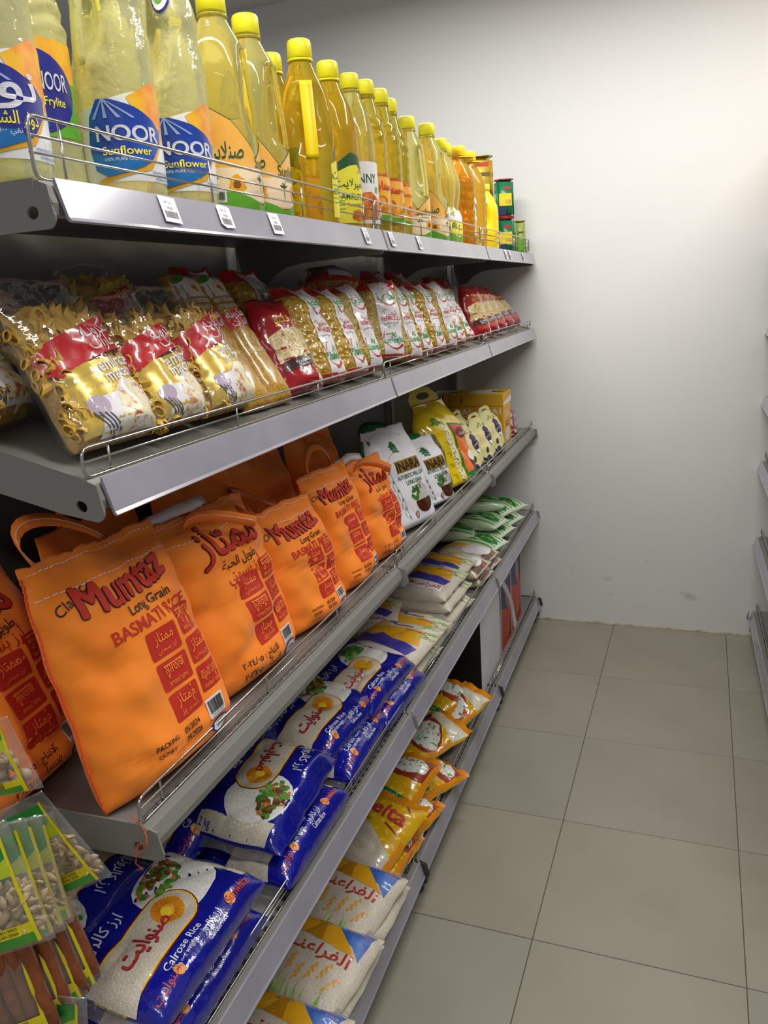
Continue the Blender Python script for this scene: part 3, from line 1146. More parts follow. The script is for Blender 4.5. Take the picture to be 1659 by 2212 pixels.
# --- pale pouches with dark ornaments
M_pale = mat('pale_yellow_pouch', '#ded69a', .4, spec=.4, bump=(30, .25, .003), vary=('#cfc684', 10, .4, .7))
M_pur = mat('deep_violet_print', '#33305c', .4)
pr = thing('rice_pouch', 'pale yellow rice pouch with violet crest, beside the yellow bag', 'rice pouch', None, 'pale yellow rice pouches')
s = Bag(.15, .178, .04, .035, ax=3.5, top=.42, bot=.08, wr=.005, freq=12, seed=9.1, belly=.3, pinch=.42)
body(pr, s, M_pale)
P = Print(s, .012, .0006)
P.text(mat('olive_ink', '#8c8a55', .4), ar('أبو كاس'), .0, .150, .022, 0, .008)
for sx in (0,):
    q = [(.0, .14), (.022, .128), (.017, .118), (.028, .10), (.018, .088), (.012, .07), (.0, .062), (-.012, .07), (-.018, .088), (-.028, .10), (-.017, .118), (-.022, .128)]
    P.poly(M_pur, [(x * .8 + .012, z) for x, z in q], 'crest')
P.text(M_pale, ar('كاس'), .012, .10, .018, 0, .006, layer=2, name='crest')
P.poly(M_LABELW(), [(-.002, .078), (.026, .082), (.016, .062)], 'crest', 2)
P.ell(mat('brown_seal', '#4c4130', .4), -.03, .05, .009, .012, name='seal')
for k in range(5):
    P.ell(M_pur, -.056 + .028 * k, .012 + .005 * (k % 2), .016, .014, 0, 9, 'border', wob=.5, seed=k)
P.build(pr)
ho = plate2d([[(-.052, 0), (-.05, .022), (-.034, .044), (.02, .05), (.046, .034), (.046, 0)], circ(0, .026, .022, .008, 14)], .002)
obj('handle', [(p[0], .003 + p[2], .160 + p[1] * .75) for p in ho[0]], ho[1], M_pale, pr, False)
B = BODY[pr.name]
pr.matrix_world = settle(pose(-.07, -.975, 1, -14, 13), B, ZS[2])
for x, y, yaw, lean, lab in ((-.065, -.795, -14, 12, 'pale yellow rice pouch, second of the front row, crest facing out'), (-.065, -.615, -14, 12, 'pale yellow rice pouch nearest the yellow cartons'),
                       (-.165, -.90, -8, 8, 'pale yellow rice pouch standing behind the front pouches'), (-.16, -.72, -4, 8, 'pale yellow pouch at the back near the yellow cartons')):
    dup(pr, settle(pose(x, y, 1, yaw, lean), B, ZS[2]), lab, 'pale yellow rice pouches')

# --- yellow rice cartons
M_a1 = mat('yellow_carton', '#e6b02c', .5, vary=('#dca424', 6, .4, .7))
M_a1d = mat('brown_carton_print', '#8a5a18', .5)


class Flat:
    """a flat face: origin o, axes ex (right) and ez (up)"""

    def __init__(s, o, ex, ez):
        s.o, s.ex, s.ez = Vector(o), Vector(ex), Vector(ez)

    def pt(s, x, z):
        return s.o + s.ex * x + s.ez * z


def a1_box(label, M):
    r = thing('rice_carton', label, 'carton', M, 'yellow rice cartons')
    V, F = bevel_box(-.0315, .0315, 0, .15, 0, .165, .0015, 1)
    obj('body', V, F, M_a1, r, False)
    P = Print(Flat((0, 0, 0), (1, 0, 0), (0, 0, 1)), .1, .0005)
    P.text(M_LABELW(), 'A1', 0, .145, .034, 0, .02, layer=0, width=.04)
    P.text(M_a1d, 'BASMATI', 0, .115, .010, 0, .006)
    for k in range(4):
        P.rect(M_a1d, 0, .10 - .008 * k, .044, .002, layer=0)
    P.text(M_redp, 'RICE', 0, .055, .018, 0, .012)
    P.build(r)
    P = Print(Flat((.0315, .075, 0), (0, 1, 0), (0, 0, 1)), .1, .0005)
    P.text(M_LABELW(), 'A1', 0, .13, .05, 0, .02, layer=0)
    P.text(M_redp, 'RICE', 0, .085, .035, 0, .02)
    P.ell(M_ricep, 0, .04, .05, .03, name='rice_picture')
    P.build(r)
    return r


yb, xb = -.43, -.06
for k in range(5):
    a1_box(('upright yellow rice carton at the aisle edge, its side facing out', 'upright yellow rice carton, second from the aisle edge', 'upright yellow rice carton, third from the aisle edge',
            'upright yellow rice carton, fourth from the aisle edge', 'upright yellow rice carton, furthest back in the row')[k], Matrix.Translation((xb - .0315 - .0655 * k, yb, ZS[2] + .001)))
for k, (xa, wd) in enumerate(((xb - .0005, .262), (xb - .268, .09))):
    r = thing('rice_carton', ('yellow rice carton lying flat on top of the upright cartons', 'yellow carton end with white barcode, lying on top at the back')[k], 'carton',
              Matrix.Translation((xa, yb, ZS[2] + .1672)), 'yellow rice cartons')
    V, F = bevel_box(-wd, 0, 0, .17, 0, .052, .0015, 1)
    obj('body', V, F, M_a1, r, False)
    P = Print(Flat((-wd / 2, 0, 0), (1, 0, 0), (0, 0, 1)), .1, .0005)
    if k == 0:
        P.text(M_a1d, '1', -.05, .026, .035, 0, .01)
        P.text(M_a1d, 'EGYPTIAN RICE', -.10, .026, .012, 90)
    else:
        P.barcode(.028, .026, .034, .042)
    P.build(r)
    P = Print(Flat((-wd / 2, .085, .052), (1, 0, 0), (0, 1, 0)), .1, .0005)
    P.ell(M_LABELW(), .03, 0, .07, .06, name='plate_picture')
    P.ell(M_ricep, .03, 0, .055, .045, name='rice_picture', layer=1, wob=.3)
    P.ell(M_leaf, .09, 0, .03, .02, name='leaf_picture', layer=1, wob=.4)
    P.build(r)
    P = Print(Flat((0, .085, 0), (0, 1, 0), (0, 0, 1)), .1, .0005)
    P.poly(M_LABELW(), [(-.082, .002), (.08, .004), (.08, .03), (-.082, .012)], 'corner_print')
    P.build(r)
# maroon packet against the wall
r = thing('snack_packet', 'small maroon packet tucked between the yellow cartons and the wall', 'packet')
s = Bag(.12, .12, .03, .03, seed=7)
body(r, s, mat('maroon_film', '#7c2a2c', .3, coat=.5, vary=('#d8c9b8', 40, .5, .62)), 'body', 12, 14)
r.matrix_world = settle(pose(-.075, -.19, 1, 0, 10), BODY[r.name], ZS[2])
# ------------------------------------------------------------------ shelf two: pasta
Z2 = ZS[1] - .02 * SLOPE2


def on2(M, pts):
    return settle(Matrix.Translation((-.010, 0, 0)) @ M, pts, Z2, SLOPE2)


M_film = film_mat('clear_pack_film', .85, (1, 1, 1), .06, (34, .8, .004), .03)
M_film2 = film_mat('clear_pack_film_light', .88, (1, 1, 1), .07, (40, .9, .005), .03)
M_penne = mat('durum_pasta', '#e3bc57', .45, spec=.4, vary=('#cfa03c', 60, .35, .7))
M_pastab = mat('pasta_fill', '#d8b055', .5, vary=('#b78a35', 50, .4, .62, 'noise'), bump=(60, .5, .004, 'vor'))
M_goldp = mat('gold_foil_print', '#d6b650', .3, metal=.3, coat=.6, bump=(24, .3, .003))
M_redb = mat('red_band_print', '#c8202a', .3, coat=.7, coat_r=.1, bump=(40, .15, .002))
M_wht = mat('white_film_print', '#e3dfe2', .3, coat=.6, bump=(40, .15, .002))
M_gratin = mat('gratin_picture', '#e9dfba', .35, coat=.5, vary=('#b4562a', 55, .52, .66))
M_lil = mat('lilac_picture', '#b3a2b4', .35, coat=.5)
M_forkg = mat('fork_grey_print', '#55525c', .35)


def penne_heap(surf, w, zlo, zhi, n, seed, Lp=.034, rp=.0062, side=False):
    rnd = random.Random(seed)
    parts = []
    for k in range(n):
        x = (rnd.random() - .5) * w * .92
        if side:
            x = -w * (.22 + .225 * rnd.random())
        z = zlo + (zhi - zlo) * rnd.random()
        p = surf.pt(x, z) + Vector((.001 if side else 0, .0015, 0))
        a = rnd.gauss(0, .9)
        t = Vector((math.sin(a), rnd.gauss(0, .22), math.cos(a))).normalized()
        L = Lp * (.8 + .3 * rnd.random())
        nn = 9
        V, F = [], []
        s = t.cross(Vector((0, -1, .1))).normalized()
        q = s.cross(t)
        for e, sg in ((-.5, -1), (.5, 1)):
            for i in range(nn):
                c = 2 * PI * i / nn
                o = s * math.cos(c) + q * math.sin(c)
                V.append(p + t * (L * e + .9 * rp * sg * math.cos(c)) + o * rp)
                V.append(p + t * (L * e + .9 * rp * sg * math.cos(c)) + o * rp * .68)
        for i in range(nn):
            j = (i + 1) % nn
            F.append((2 * i, 2 * j, 2 * nn + 2 * j, 2 * nn + 2 * i))
            F.append((2 * j, 2 * i, 2 * i + 1, 2 * j + 1))
            F.append((2 * nn + 2 * i, 2 * nn + 2 * j, 2 * nn + 2 * j + 1, 2 * nn + 2 * i + 1))
        parts.append((V, F))
    return join(*parts)


def emirates(label, M, seed, w=.145, h=.225, t=.034):
    r = thing('macaroni_bag', label, 'pasta bag', None, 'clear macaroni bags with red band')
    hc = h * .80
    c = Bag(w * .91, hc, t, t * .8, ax=3.2, top=.16, bot=.10, wr=.003, freq=16, seed=seed, belly=.2)
    body(r, c, M_pastab, 'pasta_fill', 18, 22)
    V, F = penne_heap(c, w, hc * .66, hc * .985, 44, seed)
    V2, F2 = penne_heap(c, w, hc * .06, hc * .66, 60, seed + 5, side=True)
    V, F = join((V, F), (V2, F2))
    obj('penne', V, F, M_penne, r, False, kind='stuff')
    s = Bag(w, h, t + .011, t * .8 + .008, ax=3.2, top=.30, bot=.08, wr=.006, freq=15, seed=seed + 2, belly=.2, puck=.006)
    V, F = s.mesh(26, 32)
    P = Print(s, .012, .0005)
    P.poly(M_goldp, [(-w * .43, h * .03), (w * .44, h * .03), (w * .44, h * .44), (-w * .40, h * .40)], 'gold_print', -.6)
    P.poly(M_redb, [(-w * .46, h * .40), (-w * .475, h * .50), (-w * .44, h * .545), (-w * .2, h * .585), (w * .2, h * .66), (w * .46, h * .70), (w * .47, h * .50), (w * .1, h * .45), (-w * .25, h * .395), (-w * .38, h * .36)], 'red_band', 0)
    P.text(M_LABELW(), ar('معكرونـة'), w * .20, h * .60, .026, 10, .008, width=w * .46, layer=1.5)
    P.text(M_LABELW(), ar('الامارات'), w * .24, h * .525, .026, 10, .008, width=w * .44, layer=1.5)
    P.text(M_LABELW(), 'emirates', w * .20, h * .40, .024, 9, .014, width=w * .46, layer=1.5)
    P.text(M_LABELW(), 'macaroni', w * .22, h * .335, .024, 9, .014, width=w * .48, layer=1.5)
    P.poly(M_wht, [(-w * .30, h * .015), (w * .40, h * .015), (w * .45, h * .12), (w * .42, h * .25), (w * .12, h * .29), (-w * .02, h * .22), (-w * .2, h * .21)], 'dish_picture', .4)
    P.ell(M_gratin, w * .22, h * .185, w * .23, h * .085, 14, name='dish_picture', layer=1, wob=.5, seed=seed)
    P.ell(M_gratin, w * .16, h * .075, w * .26, h * .055, 8, name='dish_picture', layer=1, wob=.5, seed=seed + 3)
    P.ell(M_lil, -w * .24, h * .17, w * .10, h * .055, -10, name='dish_picture', layer=.9)
    for k in range(4):
        P.rect(M_forkg, -w * .26 + k * .006, h * .085 - .002 * k, .0017, .032, 30, name='fork_picture', layer=1.5)
    P.build(r)
    obj('film', V, F, M_film, r)
    BODY[r.name] = V
    r.matrix_world = on2(M, V)
    return r


L2 = 27
emirates('clear macaroni bag with red band, large in front at the shelf end', pose(-.037, -2.935, 1, -4, L2), 1.1, .15, .235)
emirates('clear macaroni bag with red band, second from the shelf end', pose(-.035, -2.805, 1, -2, L2), 4.2, .14, .21)
emirates('clear macaroni bag with red band, beside the golden spaghetti packs', pose(-.033, -2.665, 1, -2, L2), 7.9, .14, .225)
e4 = emirates('clear macaroni bag at the far left edge, lying behind the front bag', pose(-.15, -3.00, 1, 10, 40), 10.3, .14, .2)
dup(e4, Matrix.Translation((0, 0, .035)) @ on2(pose(-.20, -2.815, 1, 12, 62), BODY[e4.name]), 'clear macaroni bag lying crosswise behind the front bags', 'clear macaroni bags with red band')
dup(e4, Matrix.Translation((0, 0, .02)) @ on2(pose(-.20, -2.66, 1, -6, 24), BODY[e4.name]), 'clear macaroni bag standing tall at the back of the pasta shelf', 'clear macaroni bags with red band')

# --- spaghetti
M_spag = mat('spaghetti_gold', '#c79a3a', .3, coat=.7, coat_r=.12, vary=('#a87c22', 260, .4, .6, 'soft'), bump=(30, .2, .003))
sp = thing('spaghetti_pack', 'long golden spaghetti pack leaning beside the macaroni bags', 'spaghetti pack', None, 'golden spaghetti packs')
s = Bag(.078, .275, .024, .02, ax=3, top=.08, bot=.12, wr=.003, freq=20, seed=2.2, belly=.0, puck=.004)
body(sp, s, M_spag, 'body', 16, 30)
P = Print(s, .012, .0005)
P.poly(M_wht, [(-.036, .215), (.036, .215), (.034, .262), (-.034, .262)], 'white_print')
P.ell(M_gratin, .004, .232, .022, .012, 20, name='dish_picture', layer=1, wob=.4)
P.ell(M_leaf, -.02, .252, .012, .007, 20, name='leaf_picture', layer=1)
P.poly(M_redb, [(-.0375, .145), (.0375, .155), (.0375, .19), (-.0375, .18)], 'red_band')
P.text(M_LABELW(), ar('معكرونة'), .002, .176, .022, 5, .008, width=.056)
P.text(M_LABELW(), ar('الامارات'), .002, .158, .02, 5, .008, width=.05)
P.text(M_LABELW(), 'emirates', .0, .208, .017, 0, .012, width=.056)
P.text(M_LABELW(), 'macaroni', .0, .195, .016, 0, .012, width=.056)
P.text(mat('pale_gold_ink', '#e8d9a8', .4), 'SPAGHETTI', .0, .10, .011, 0, .006, width=.05)
P.build(sp)
B = BODY[sp.name]
sp.matrix_world = on2(pose(-.03, -2.565, 1, -6, 33), B)
dup(sp, on2(pose(-.028, -2.487, 1, -6, 33), B), 'second golden spaghetti pack, next to the red vermicelli bag', 'golden spaghetti packs')

# --- red vermicelli packets
M_redf = mat('glossy_red_film', '#a5161f', .22, coat=.8, coat_r=.08, bump=(32, .45, .005), vary=('#8c1019', 10, .4, .7))
M_verm = mat('pale_vermicelli', '#d9c68c', .35, coat=.6, vary=('#a98d4c', 190, .4, .62), bump=(190, .5, .003))
M_brownb = mat('dark_brown_print', '#3a1c1c', .3, coat=.6)


def red_pack(label, M, seed):
    r = thing('vermicelli_packet', label, 'pasta packet', None, 'red vermicelli packets')
    w, h = .125, .19
    s = Bag(w, h, .032, .028, ax=2.8, top=.22, bot=.12, wr=.006, freq=14, seed=seed, belly=.2, puck=.010, pinch=.12)
    body(r, s, M_redf, 'body', 20, 24)
    P = Print(s, .012, .0005)
    P.poly(M_verm, [(-.052, .058), (.05, .062), (.05, .12), (.02, .125), (-.02, .122), (-.05, .112)], 'window')
    P.poly(M_brownb, [(-.05, .040), (.052, .048), (.052, .070), (-.046, .060)], 'brown_band', 1)
    P.text(M_LABELW(), ar('الشعيرية'), -.002, .056, .012, 4, .006, layer=2)
    P.text(M_LABELW(), 'VERMICELLI', -.002, .048, .006, 4, .004, layer=2)
    P.text(mat('gold_ink', '#d8b04a', .3, metal=.4), ar('بيرفكتو'), .008, .142, .026, 3, .01)
    P.ell(mat('gold_ink', '#d8b04a', .3, metal=.4), .045, .055, .012, .015, name='seal', layer=1)
    P.ell(M_gratin, .036, .022, .018, .018, name='dish_picture', wob=.4)
    P.build(r)
    r.matrix_world = on2(M, BODY[r.name])
    return r


rp = red_pack('red vermicelli packet with pale window, in front beside spaghetti', pose(-.030, -2.385, 1, -12, 24), 3.1)
B = BODY[rp.name]
GR = 'red vermicelli packets'
dup(rp, on2(pose(-.12, -2.44, 1, -14, 26), B), 'red vermicelli packet half hidden behind the front red one', GR)
for k, (x, y, yaw, lean) in enumerate(((-.037, -.87, -22, 16), (-.037, -.72, -22, 20), (-.037, -.56, -20, 24), (-.04, -.36, -16, 34), (-.04, -.20, -14, 38), (-.15, -.80, -20, 18), (-.15, -.95, -30, 12))):
    dup(rp, on2(pose(x, y, 1, yaw, lean), B), ('red vermicelli packet nearest the white pasta bags, far end of shelf', 'second red vermicelli packet of the far group', 'third red vermicelli packet of the far group',
        'slumped red vermicelli packet, fourth of the far group', 'slumped red vermicelli packet touching the end wall', 'red vermicelli packet behind the far group', 'red vermicelli packet standing behind the last white pasta bag')[k], GR)

# --- white-striped pasta bags
M_short = mat('short_pasta_fill', '#c9a22e', .35, coat=.7, coat_r=.1, vary=('#9a7417', 95, .38, .62, 'noise'), bump=(80, .9, .006, 'vor'))
M_vermf = mat('vermicelli_fill', '#c3a12f', .35, coat=.7, coat_r=.1, vary=('#8f6f18', 160, .4, .6, 'noise'), bump=(150, .9, .005, 'noise'))
M_grk = mat('green_logo_ink', '#2f9a45', .4)
M_redk = mat('red_logo_ink', '#b3222b', .4)


def khal(label, M, seed, kind='MACARONI', w=.135, h=.21, t=.036, fill=None, group='white striped pasta bags'):
    r = thing('pasta_bag', label, 'pasta bag', None, group)
    s = Bag(w, h, t, t, ax=2.4, top=.24, bot=.12, wr=.006, freq=14, seed=seed, belly=.2, puck=.010, pinch=.16)
    body(r, s, fill or (M_short if kind == 'MACARONI' else M_vermf), 'body', 22, 26)
    P = Print(s, .012, .0005)
    hw = w / 2
    xl = -w * .03
    P.poly(M_redb, [(-hw * .99, h * .86), (hw * .99, h * .86), (hw * .98, h * .99), (-hw * .98, h * .99)], 'red_top')
    P.poly(M_redb, [(-hw * .97, h * .01), (hw * .97, h * .01), (hw * .98, h * .06), (-hw * .98, h * .06)], 'red_base')
    P.poly(M_wht, [(xl, h * .03), (xl + w * .40, h * .03), (xl + w * .40, h * .97), (xl - w * .05, h * .97), (xl - w * .02, h * .80)], 'white_stripe', 1)
    xc = xl + w * .2
    P.text(M_grk, ar('الخليجية'), xc, h * .76, .026, 6, .014, width=w * .36, layer=2)
    for zz in (.655, .12):
        for k in range(11):
            t = -1 + 2 * k / 10
            P.rect(M_redk, xc + w * .16 * t, h * zz + .012 * t * t - .004 * t, w * .04, .0016 + .0028 * max(0., t + .6), math.degrees(math.atan(.024 * t / (w * .16))), name='swoosh', layer=2)
    P.text(M_redk, ar('معكرونة' if kind == 'MACARONI' else 'شعيرية'), xc, h * .55, .015, 0, .004, width=w * .24, layer=2)
    P.text(M_redk, kind, xc, h * .49, .014, 0, .016, width=w * .34, layer=2)
    P.text(mat('grey_ink', '#5a5a60', .6), ar('قمح صلب'), xc, h * .43, .009, 0, .002, layer=2)
    P.text(M_grk, 'Al', xc, h * .29, .018, 0, .014, layer=2)
    P.text(M_grk, 'Khaleejia', xc, h * .215, .02, 4, .018, width=w * .38, layer=2)
    P.rect(M_redk, xc - w * .17, h * .29, .0022, h * .10, -16, name='swoosh', layer=2)
    P.build(r)
    r.matrix_world = on2(M, BODY[r.name])
    return r


GK = 'white striped pasta bags'
k1 = khal('white striped macaroni bag, first after the red vermicelli', pose(-.035, -2.275, 1, -16, 22), 1.7)
k3 = khal('white striped vermicelli bag, third of its row', pose(-.037, -2.045, 1, -20, 20), 6.1, 'VERMICELLI')
B1, B3 = BODY[k1.name], BODY[k3.name]
dup(k1, on2(pose(-.030, -2.155, 1, -14, 22), B1), 'white striped macaroni bag leaning second in its row', GK)
khal('vermicelli bag turned so its yellow side faces the camera', pose(-.055, -1.87, 1, -46, 14), 9.4, 'VERMICELLI', .15, .2)
for k, (x, y, yaw, lean) in enumerate(((-.03, -1.76, -22, 20), (-.033, -1.645, -18, 21), (-.035, -1.51, -20, 18), (-.033, -1.385, -22, 17), (-.033, -1.275, -20, 22), (-.03, -1.16, -18, 30))):
    kk = k1 if k % 3 else k3
    dup(kk, on2(pose(x, y, 1, yaw, lean), B1 if k % 3 else B3), ('white striped pasta bag just past the shelf joint', 'white striped pasta bag, second past the shelf joint', 'white striped pasta bag, third past the shelf joint',
        'white striped pasta bag, fourth past the shelf joint', 'white striped pasta bag, fifth past the shelf joint', 'white striped pasta bag slumped low before the far red packets')[k], GK)
for k, (x, y, yaw, lean) in enumerate(((-.17, -2.44, -10, 14), (-.15, -2.30, -14, 14), (-.165, -1.72, -12, 16), (-.165, -1.50, -14, 14), (-.165, -1.30, -14, 14))):
    dup(k1, on2(pose(x, y, 1, yaw, lean), B1), ('white striped pasta bag in shadow behind the red vermicelli', 'white striped pasta bag behind the first macaroni bag', 'white striped pasta bag in the back row past the joint',
        'white striped pasta bag in the back row, middle', 'white striped pasta bag in the back row near the far red packets')[k], GK)
dup(k3, Matrix.Translation((0, 0, .13)) @ on2(pose(-.15, -1.93, 1, -60, 84), B3), 'vermicelli bag lying flat across the tops of the standing bags', GK)
# ------------------------------------------------------------------ shelf four: rice lying in stacks
M_blue = mat('blue_pack_film', '#0f1694', .24, spec=.5, coat=.9, coat_r=.07, bump=(26, .5, .006), vary=('#0b0f7e', 8, .35, .7))
M_rice = mat('white_rice_grain', '#ddd3c2', .4, coat=.8, coat_r=.08, vary=('#c4b8a4', 330, .35, .68), bump=(300, .5, .003))
M_rice2 = mat('bleached_rice_grain', '#dcd5c4', .4, coat=.8, coat_r=.08, vary=('#c2b9a4', 330, .35, .68), bump=(60, .35, .004))
M_yl = mat('yellow_print', '#f0cf2a', .35, coat=.6)
M_mar = mat('maroon_line_print', '#7a1420', .35, coat=.6)
M_sun = mat('sun_orange_print', '#eaa51c', .35, coat=.6, bump=(26, .3, .004))
M_sunr = mat('sun_ray_print', '#c9601a', .35, coat=.5)
M_redl = mat('red_script_print', '#c23a40', .35, coat=.6)
M_whl = mat('white_letter_print', '#dfe2ee', .35, coat=.6)
M_peas = mat('pea_print', '#4f9a34', .4, coat=.4)
M_carr = mat('carrot_print', '#d9762a', .4, coat=.4)
M_meat = mat('meat_print', '#7a4628', .4, coat=.4, vary=('#5a2f18', 60, .4, .6))
M_seal = film_mat('clear_seal_film', .72, (1, 1, 1), .08, (30, .8, .005), .1)


def capsule(cx, cz, L, R, rot=0, n=10):
    o = []
    for i in range(n + 1):
        t = -PI / 2 + PI * i / n
        o.append((L / 2 + R * math.cos(t), R * math.sin(t)))
    for i in range(n + 1):
        t = PI / 2 + PI * i / n
        o.append((-L / 2 + R * math.cos(t), R * math.sin(t)))
    c, s = math.cos(rot), math.sin(rot)
    return [(cx + c * x - s * z, cz + s * x + c * z) for x, z in o]


def blue_bag(label, M, seed, detail=True):
    w, h, t = .295, .205, .042
    r = thing('rice_bag', label, 'rice bag', None, 'blue calrose rice bags')
    s = Bag(w, h, t, t * .6, ax=5.5, top=.13, bot=.15, wr=.006, freq=11, seed=seed, belly=0, puck=.005)
    V, F = s.mesh(34, 26)
    obj('body', V, F, M_blue, r)
    BODY[r.name] = V
    P = Print(s, .0085, .0005)
    # serving picture at the right-hand end
    P.poly(M_LABELW(), capsule(.058, .120, .018, .062), 'dish_picture', 0)
    P.poly(M_ricep, capsule(.057, .118, .016, .058), 'dish_picture', .8)
    rq = random.Random(int(seed * 10))
    if detail:
        for k in range(84):
            a, q = rq.random() * 2 * PI, math.sqrt(rq.random())
            P.ell(rq.choice((M_peas, M_peas, M_carr, M_meat, M_peas)), .058 + .050 * q * math.cos(a), .150 + .024 * q * math.sin(a), .0050 + .002 * rq.random(), .0042, rq.random() * 90, 8, 'dish_picture', 1.6 + k * .02)
        for k in range(3):
            P.ell(M_meat, .040 + .026 * k, .152 + .006 * (k % 2), .011, .008, 30 * k, 10, 'dish_picture', 3, .4, seed=k)
        for k in range(5):
            P.ell(M_leaf, .022 + .011 * k, .124 + .006 * (k % 2), .010, .006, 50 * k, 9, 'dish_picture', 3.1, .5, seed=k)
    else:
        P.ell(M_leaf, .057, .152, .050, .026, 0, 20, 'dish_picture', 1.6, .3)
    # clear window with the sun and the name
    P.poly(M_mar, capsule(-.058, .090, .128, .0415), 'window_border', 2.2)
    P.poly(M_yl, capsule(-.058, .090, .128, .0392), 'window_border', 2.8)
    P.poly(M_rice, capsule(-.058, .090, .128, .0365), 'window', 3.4)
    P.ell(M_sun, .002, .095, .027, .0255, 0, 24, 'sun_emblem', 4)
    if detail:
        for k in range(40):
            a = 2 * PI * k / 40
            P.rect(M_sunr, .002 + .0185 * math.cos(a), .095 + .0175 * math.sin(a), .015, .0011, math.degrees(a) + (12 if (k // 5) % 2 else -12), name='sun_emblem', layer=4.6)
    P.ell(M_yl, -.002, .095, .0095, .009, 0, 16, 'sun_emblem', 5)
    if detail:
        P.outlined(M_redl, M_mar, ar('صنوايت'), -.060, .090, .040, .0008, 0, .008, width=.105, name='lettering', layer=5, n=5)
    else:
        P.text(M_redl, ar('صنوايت'), -.060, .090, .040, 0, .012, width=.105, layer=5)
    P.text(M_whl, ar('ارز كالروز'), -.075, .158, .026, 0, .010, width=.085, layer=1)
    P.text(M_whl, 'Calrose Rice', -.045, .038, .016, 0, .008, width=.088, layer=1)
    P.text(M_whl, '2 kg net weight', -.055, .026, .009, 0, .003, layer=1)
    for x, tx, rot in ((-.105, ar('صنوايت'), 0), (.085, 'Sunwhite', 0)):
        P.ell(mat('orange_dot_print', '#e8993c', .35, coat=.6), x + (.026 if rot == 0 and x < 0 else -.022), .021, .009, .009, 0, 12, 'side_emblem', 1)
        P.text(M_redl, tx, x, .021, .017, 0, .012, width=.058, layer=2, name='side_emblem')
    P.text(M_whl, ar('ارز كالروز'), .012, .024, .015, 0, .008, width=.05, layer=1)
    P.text(M_whl, 'Calrose Rice', .012, .012, .010, 0, .005, width=.05, layer=1)
    P.poly(M_rice2, [(.118, .03), (.146, .03), (.146, .17), (.112, .176), (.126, .13), (.127, .07)], 'clear_end', 0)
    P.poly(M_rice, [(-.1465, .045), (-.115, .054), (-.115, .126), (-.1465, .135)], 'clear_end', 4)
    P.text(M_blue_ink, '2 kg', .138, .045, .014, 90, .006, layer=1.5)
    P.build(r)
    # flat heat seals at both ends
    for sg in (-1, 1):
        V, F = [], []
        n = 12
        for i in range(n + 1):
            z = h * .08 + h * .84 * i / n
            for q in (0, .5, 1):
                V.append((sg * (w / 2 - .004 + .022 * q), -.004 * math.sin(i * .9 + seed) * q + .006 * q, z))
        for i in range(n):
            for q in range(2):
                F.append((i * 3 + q, i * 3 + q + 1, i * 3 + 4 + q, i * 3 + 3 + q))
        obj('seal', V, F, M_seal, r)
    r.matrix_world = M
    return r


def lie(x, y, z, yaw=0., tip=0., roll=0.):
    """front face up; local X along the shelf when yaw = 0; tip raises the back edge"""
    return Matrix.Translation((x, y, z)) @ Matrix.Rotation(PI / 2 + math.radians(yaw), 4, 'Z') @ Matrix.Rotation(math.radians(roll), 4, 'Y') @ Matrix.Rotation(-math.radians(90 - tip), 4, 'X') @ Matrix.Translation((0, 0, -.0975))


GB = 'blue calrose rice bags'
b1 = blue_bag('blue rice bag on top of the nearest stack, serving picture at its far end', lie(-.105, -2.915, .666, 0, 5), 1.4)
B = BODY[b1.name]
b2 = blue_bag('blue rice bag lying upside down across the second stack', lie(-.135, -2.545, .668, 183, -7, 3), 3.6)
b3 = blue_bag('blue rice bag on the third stack, leaning towards the back', lie(-.145, -2.235, .655, -4, 10), 6.2)
blue_bag('blue rice bag furthest along, beside the white rice with pyramids', lie(-.125, -2.02, .652, -3, 8), 9.5, False)
for k, (x, y, z, yaw, tip, lab) in enumerate((
        (-.105, -2.92, .592, 1, 0, 'blue rice bag at the bottom of the nearest stack'),
        (-.10, -2.555, .592, 0, 0, 'blue rice bag at the bottom of the second stack'),
        (-.115, -2.225, .595, 2, 2, 'blue rice bag at the bottom of the third stack'),
        (-.105, -1.985, .592, -2, 2, 'blue rice bag at the bottom of the fourth stack'),
        (-.275, -2.97, .70, 184, -10, 'blue rice bag behind the nearest stack, printed sun upside down'),
        (-.275, -2.62, .66, 2, 10, 'blue rice bag in shadow behind the second stack'),
        (-.285, -2.30, .66, 178, 8, 'blue rice bag in shadow behind the third stack'),
        (-.27, -1.98, .66, 4, 8, 'blue rice bag in shadow behind the fourth stack'))):
    src = (b1, b2, b3)[k % 3]
    dup(src, lie(x, y, z, yaw, tip), lab, GB)

# --- rice with pyramid print
M_pyr = mat('pyramid_gold_print', '#e3a51e', .35, coat=.6, bump=(26, .3, .004))
M_pyr2 = mat('pyramid_shade_print', '#b97f16', .35, coat=.6)
M_sea = mat('sky_blue_print', '#4a78c8', .35, coat=.6, vary=('#2b4fa6', 30, .4, .65), bump=(26, .3, .004))
M_vio = mat('violet_blue_print', '#3a3a9c', .35, coat=.6, vary=('#5b4aa8', 24, .4, .65))
M_redph = mat('red_arabic_print', '#b8332c', .4, coat=.4)
M_green_l = mat('fresh_green_print', '#69a83c', .4, coat=.5, vary=('#a8c86a', 50, .4, .6))


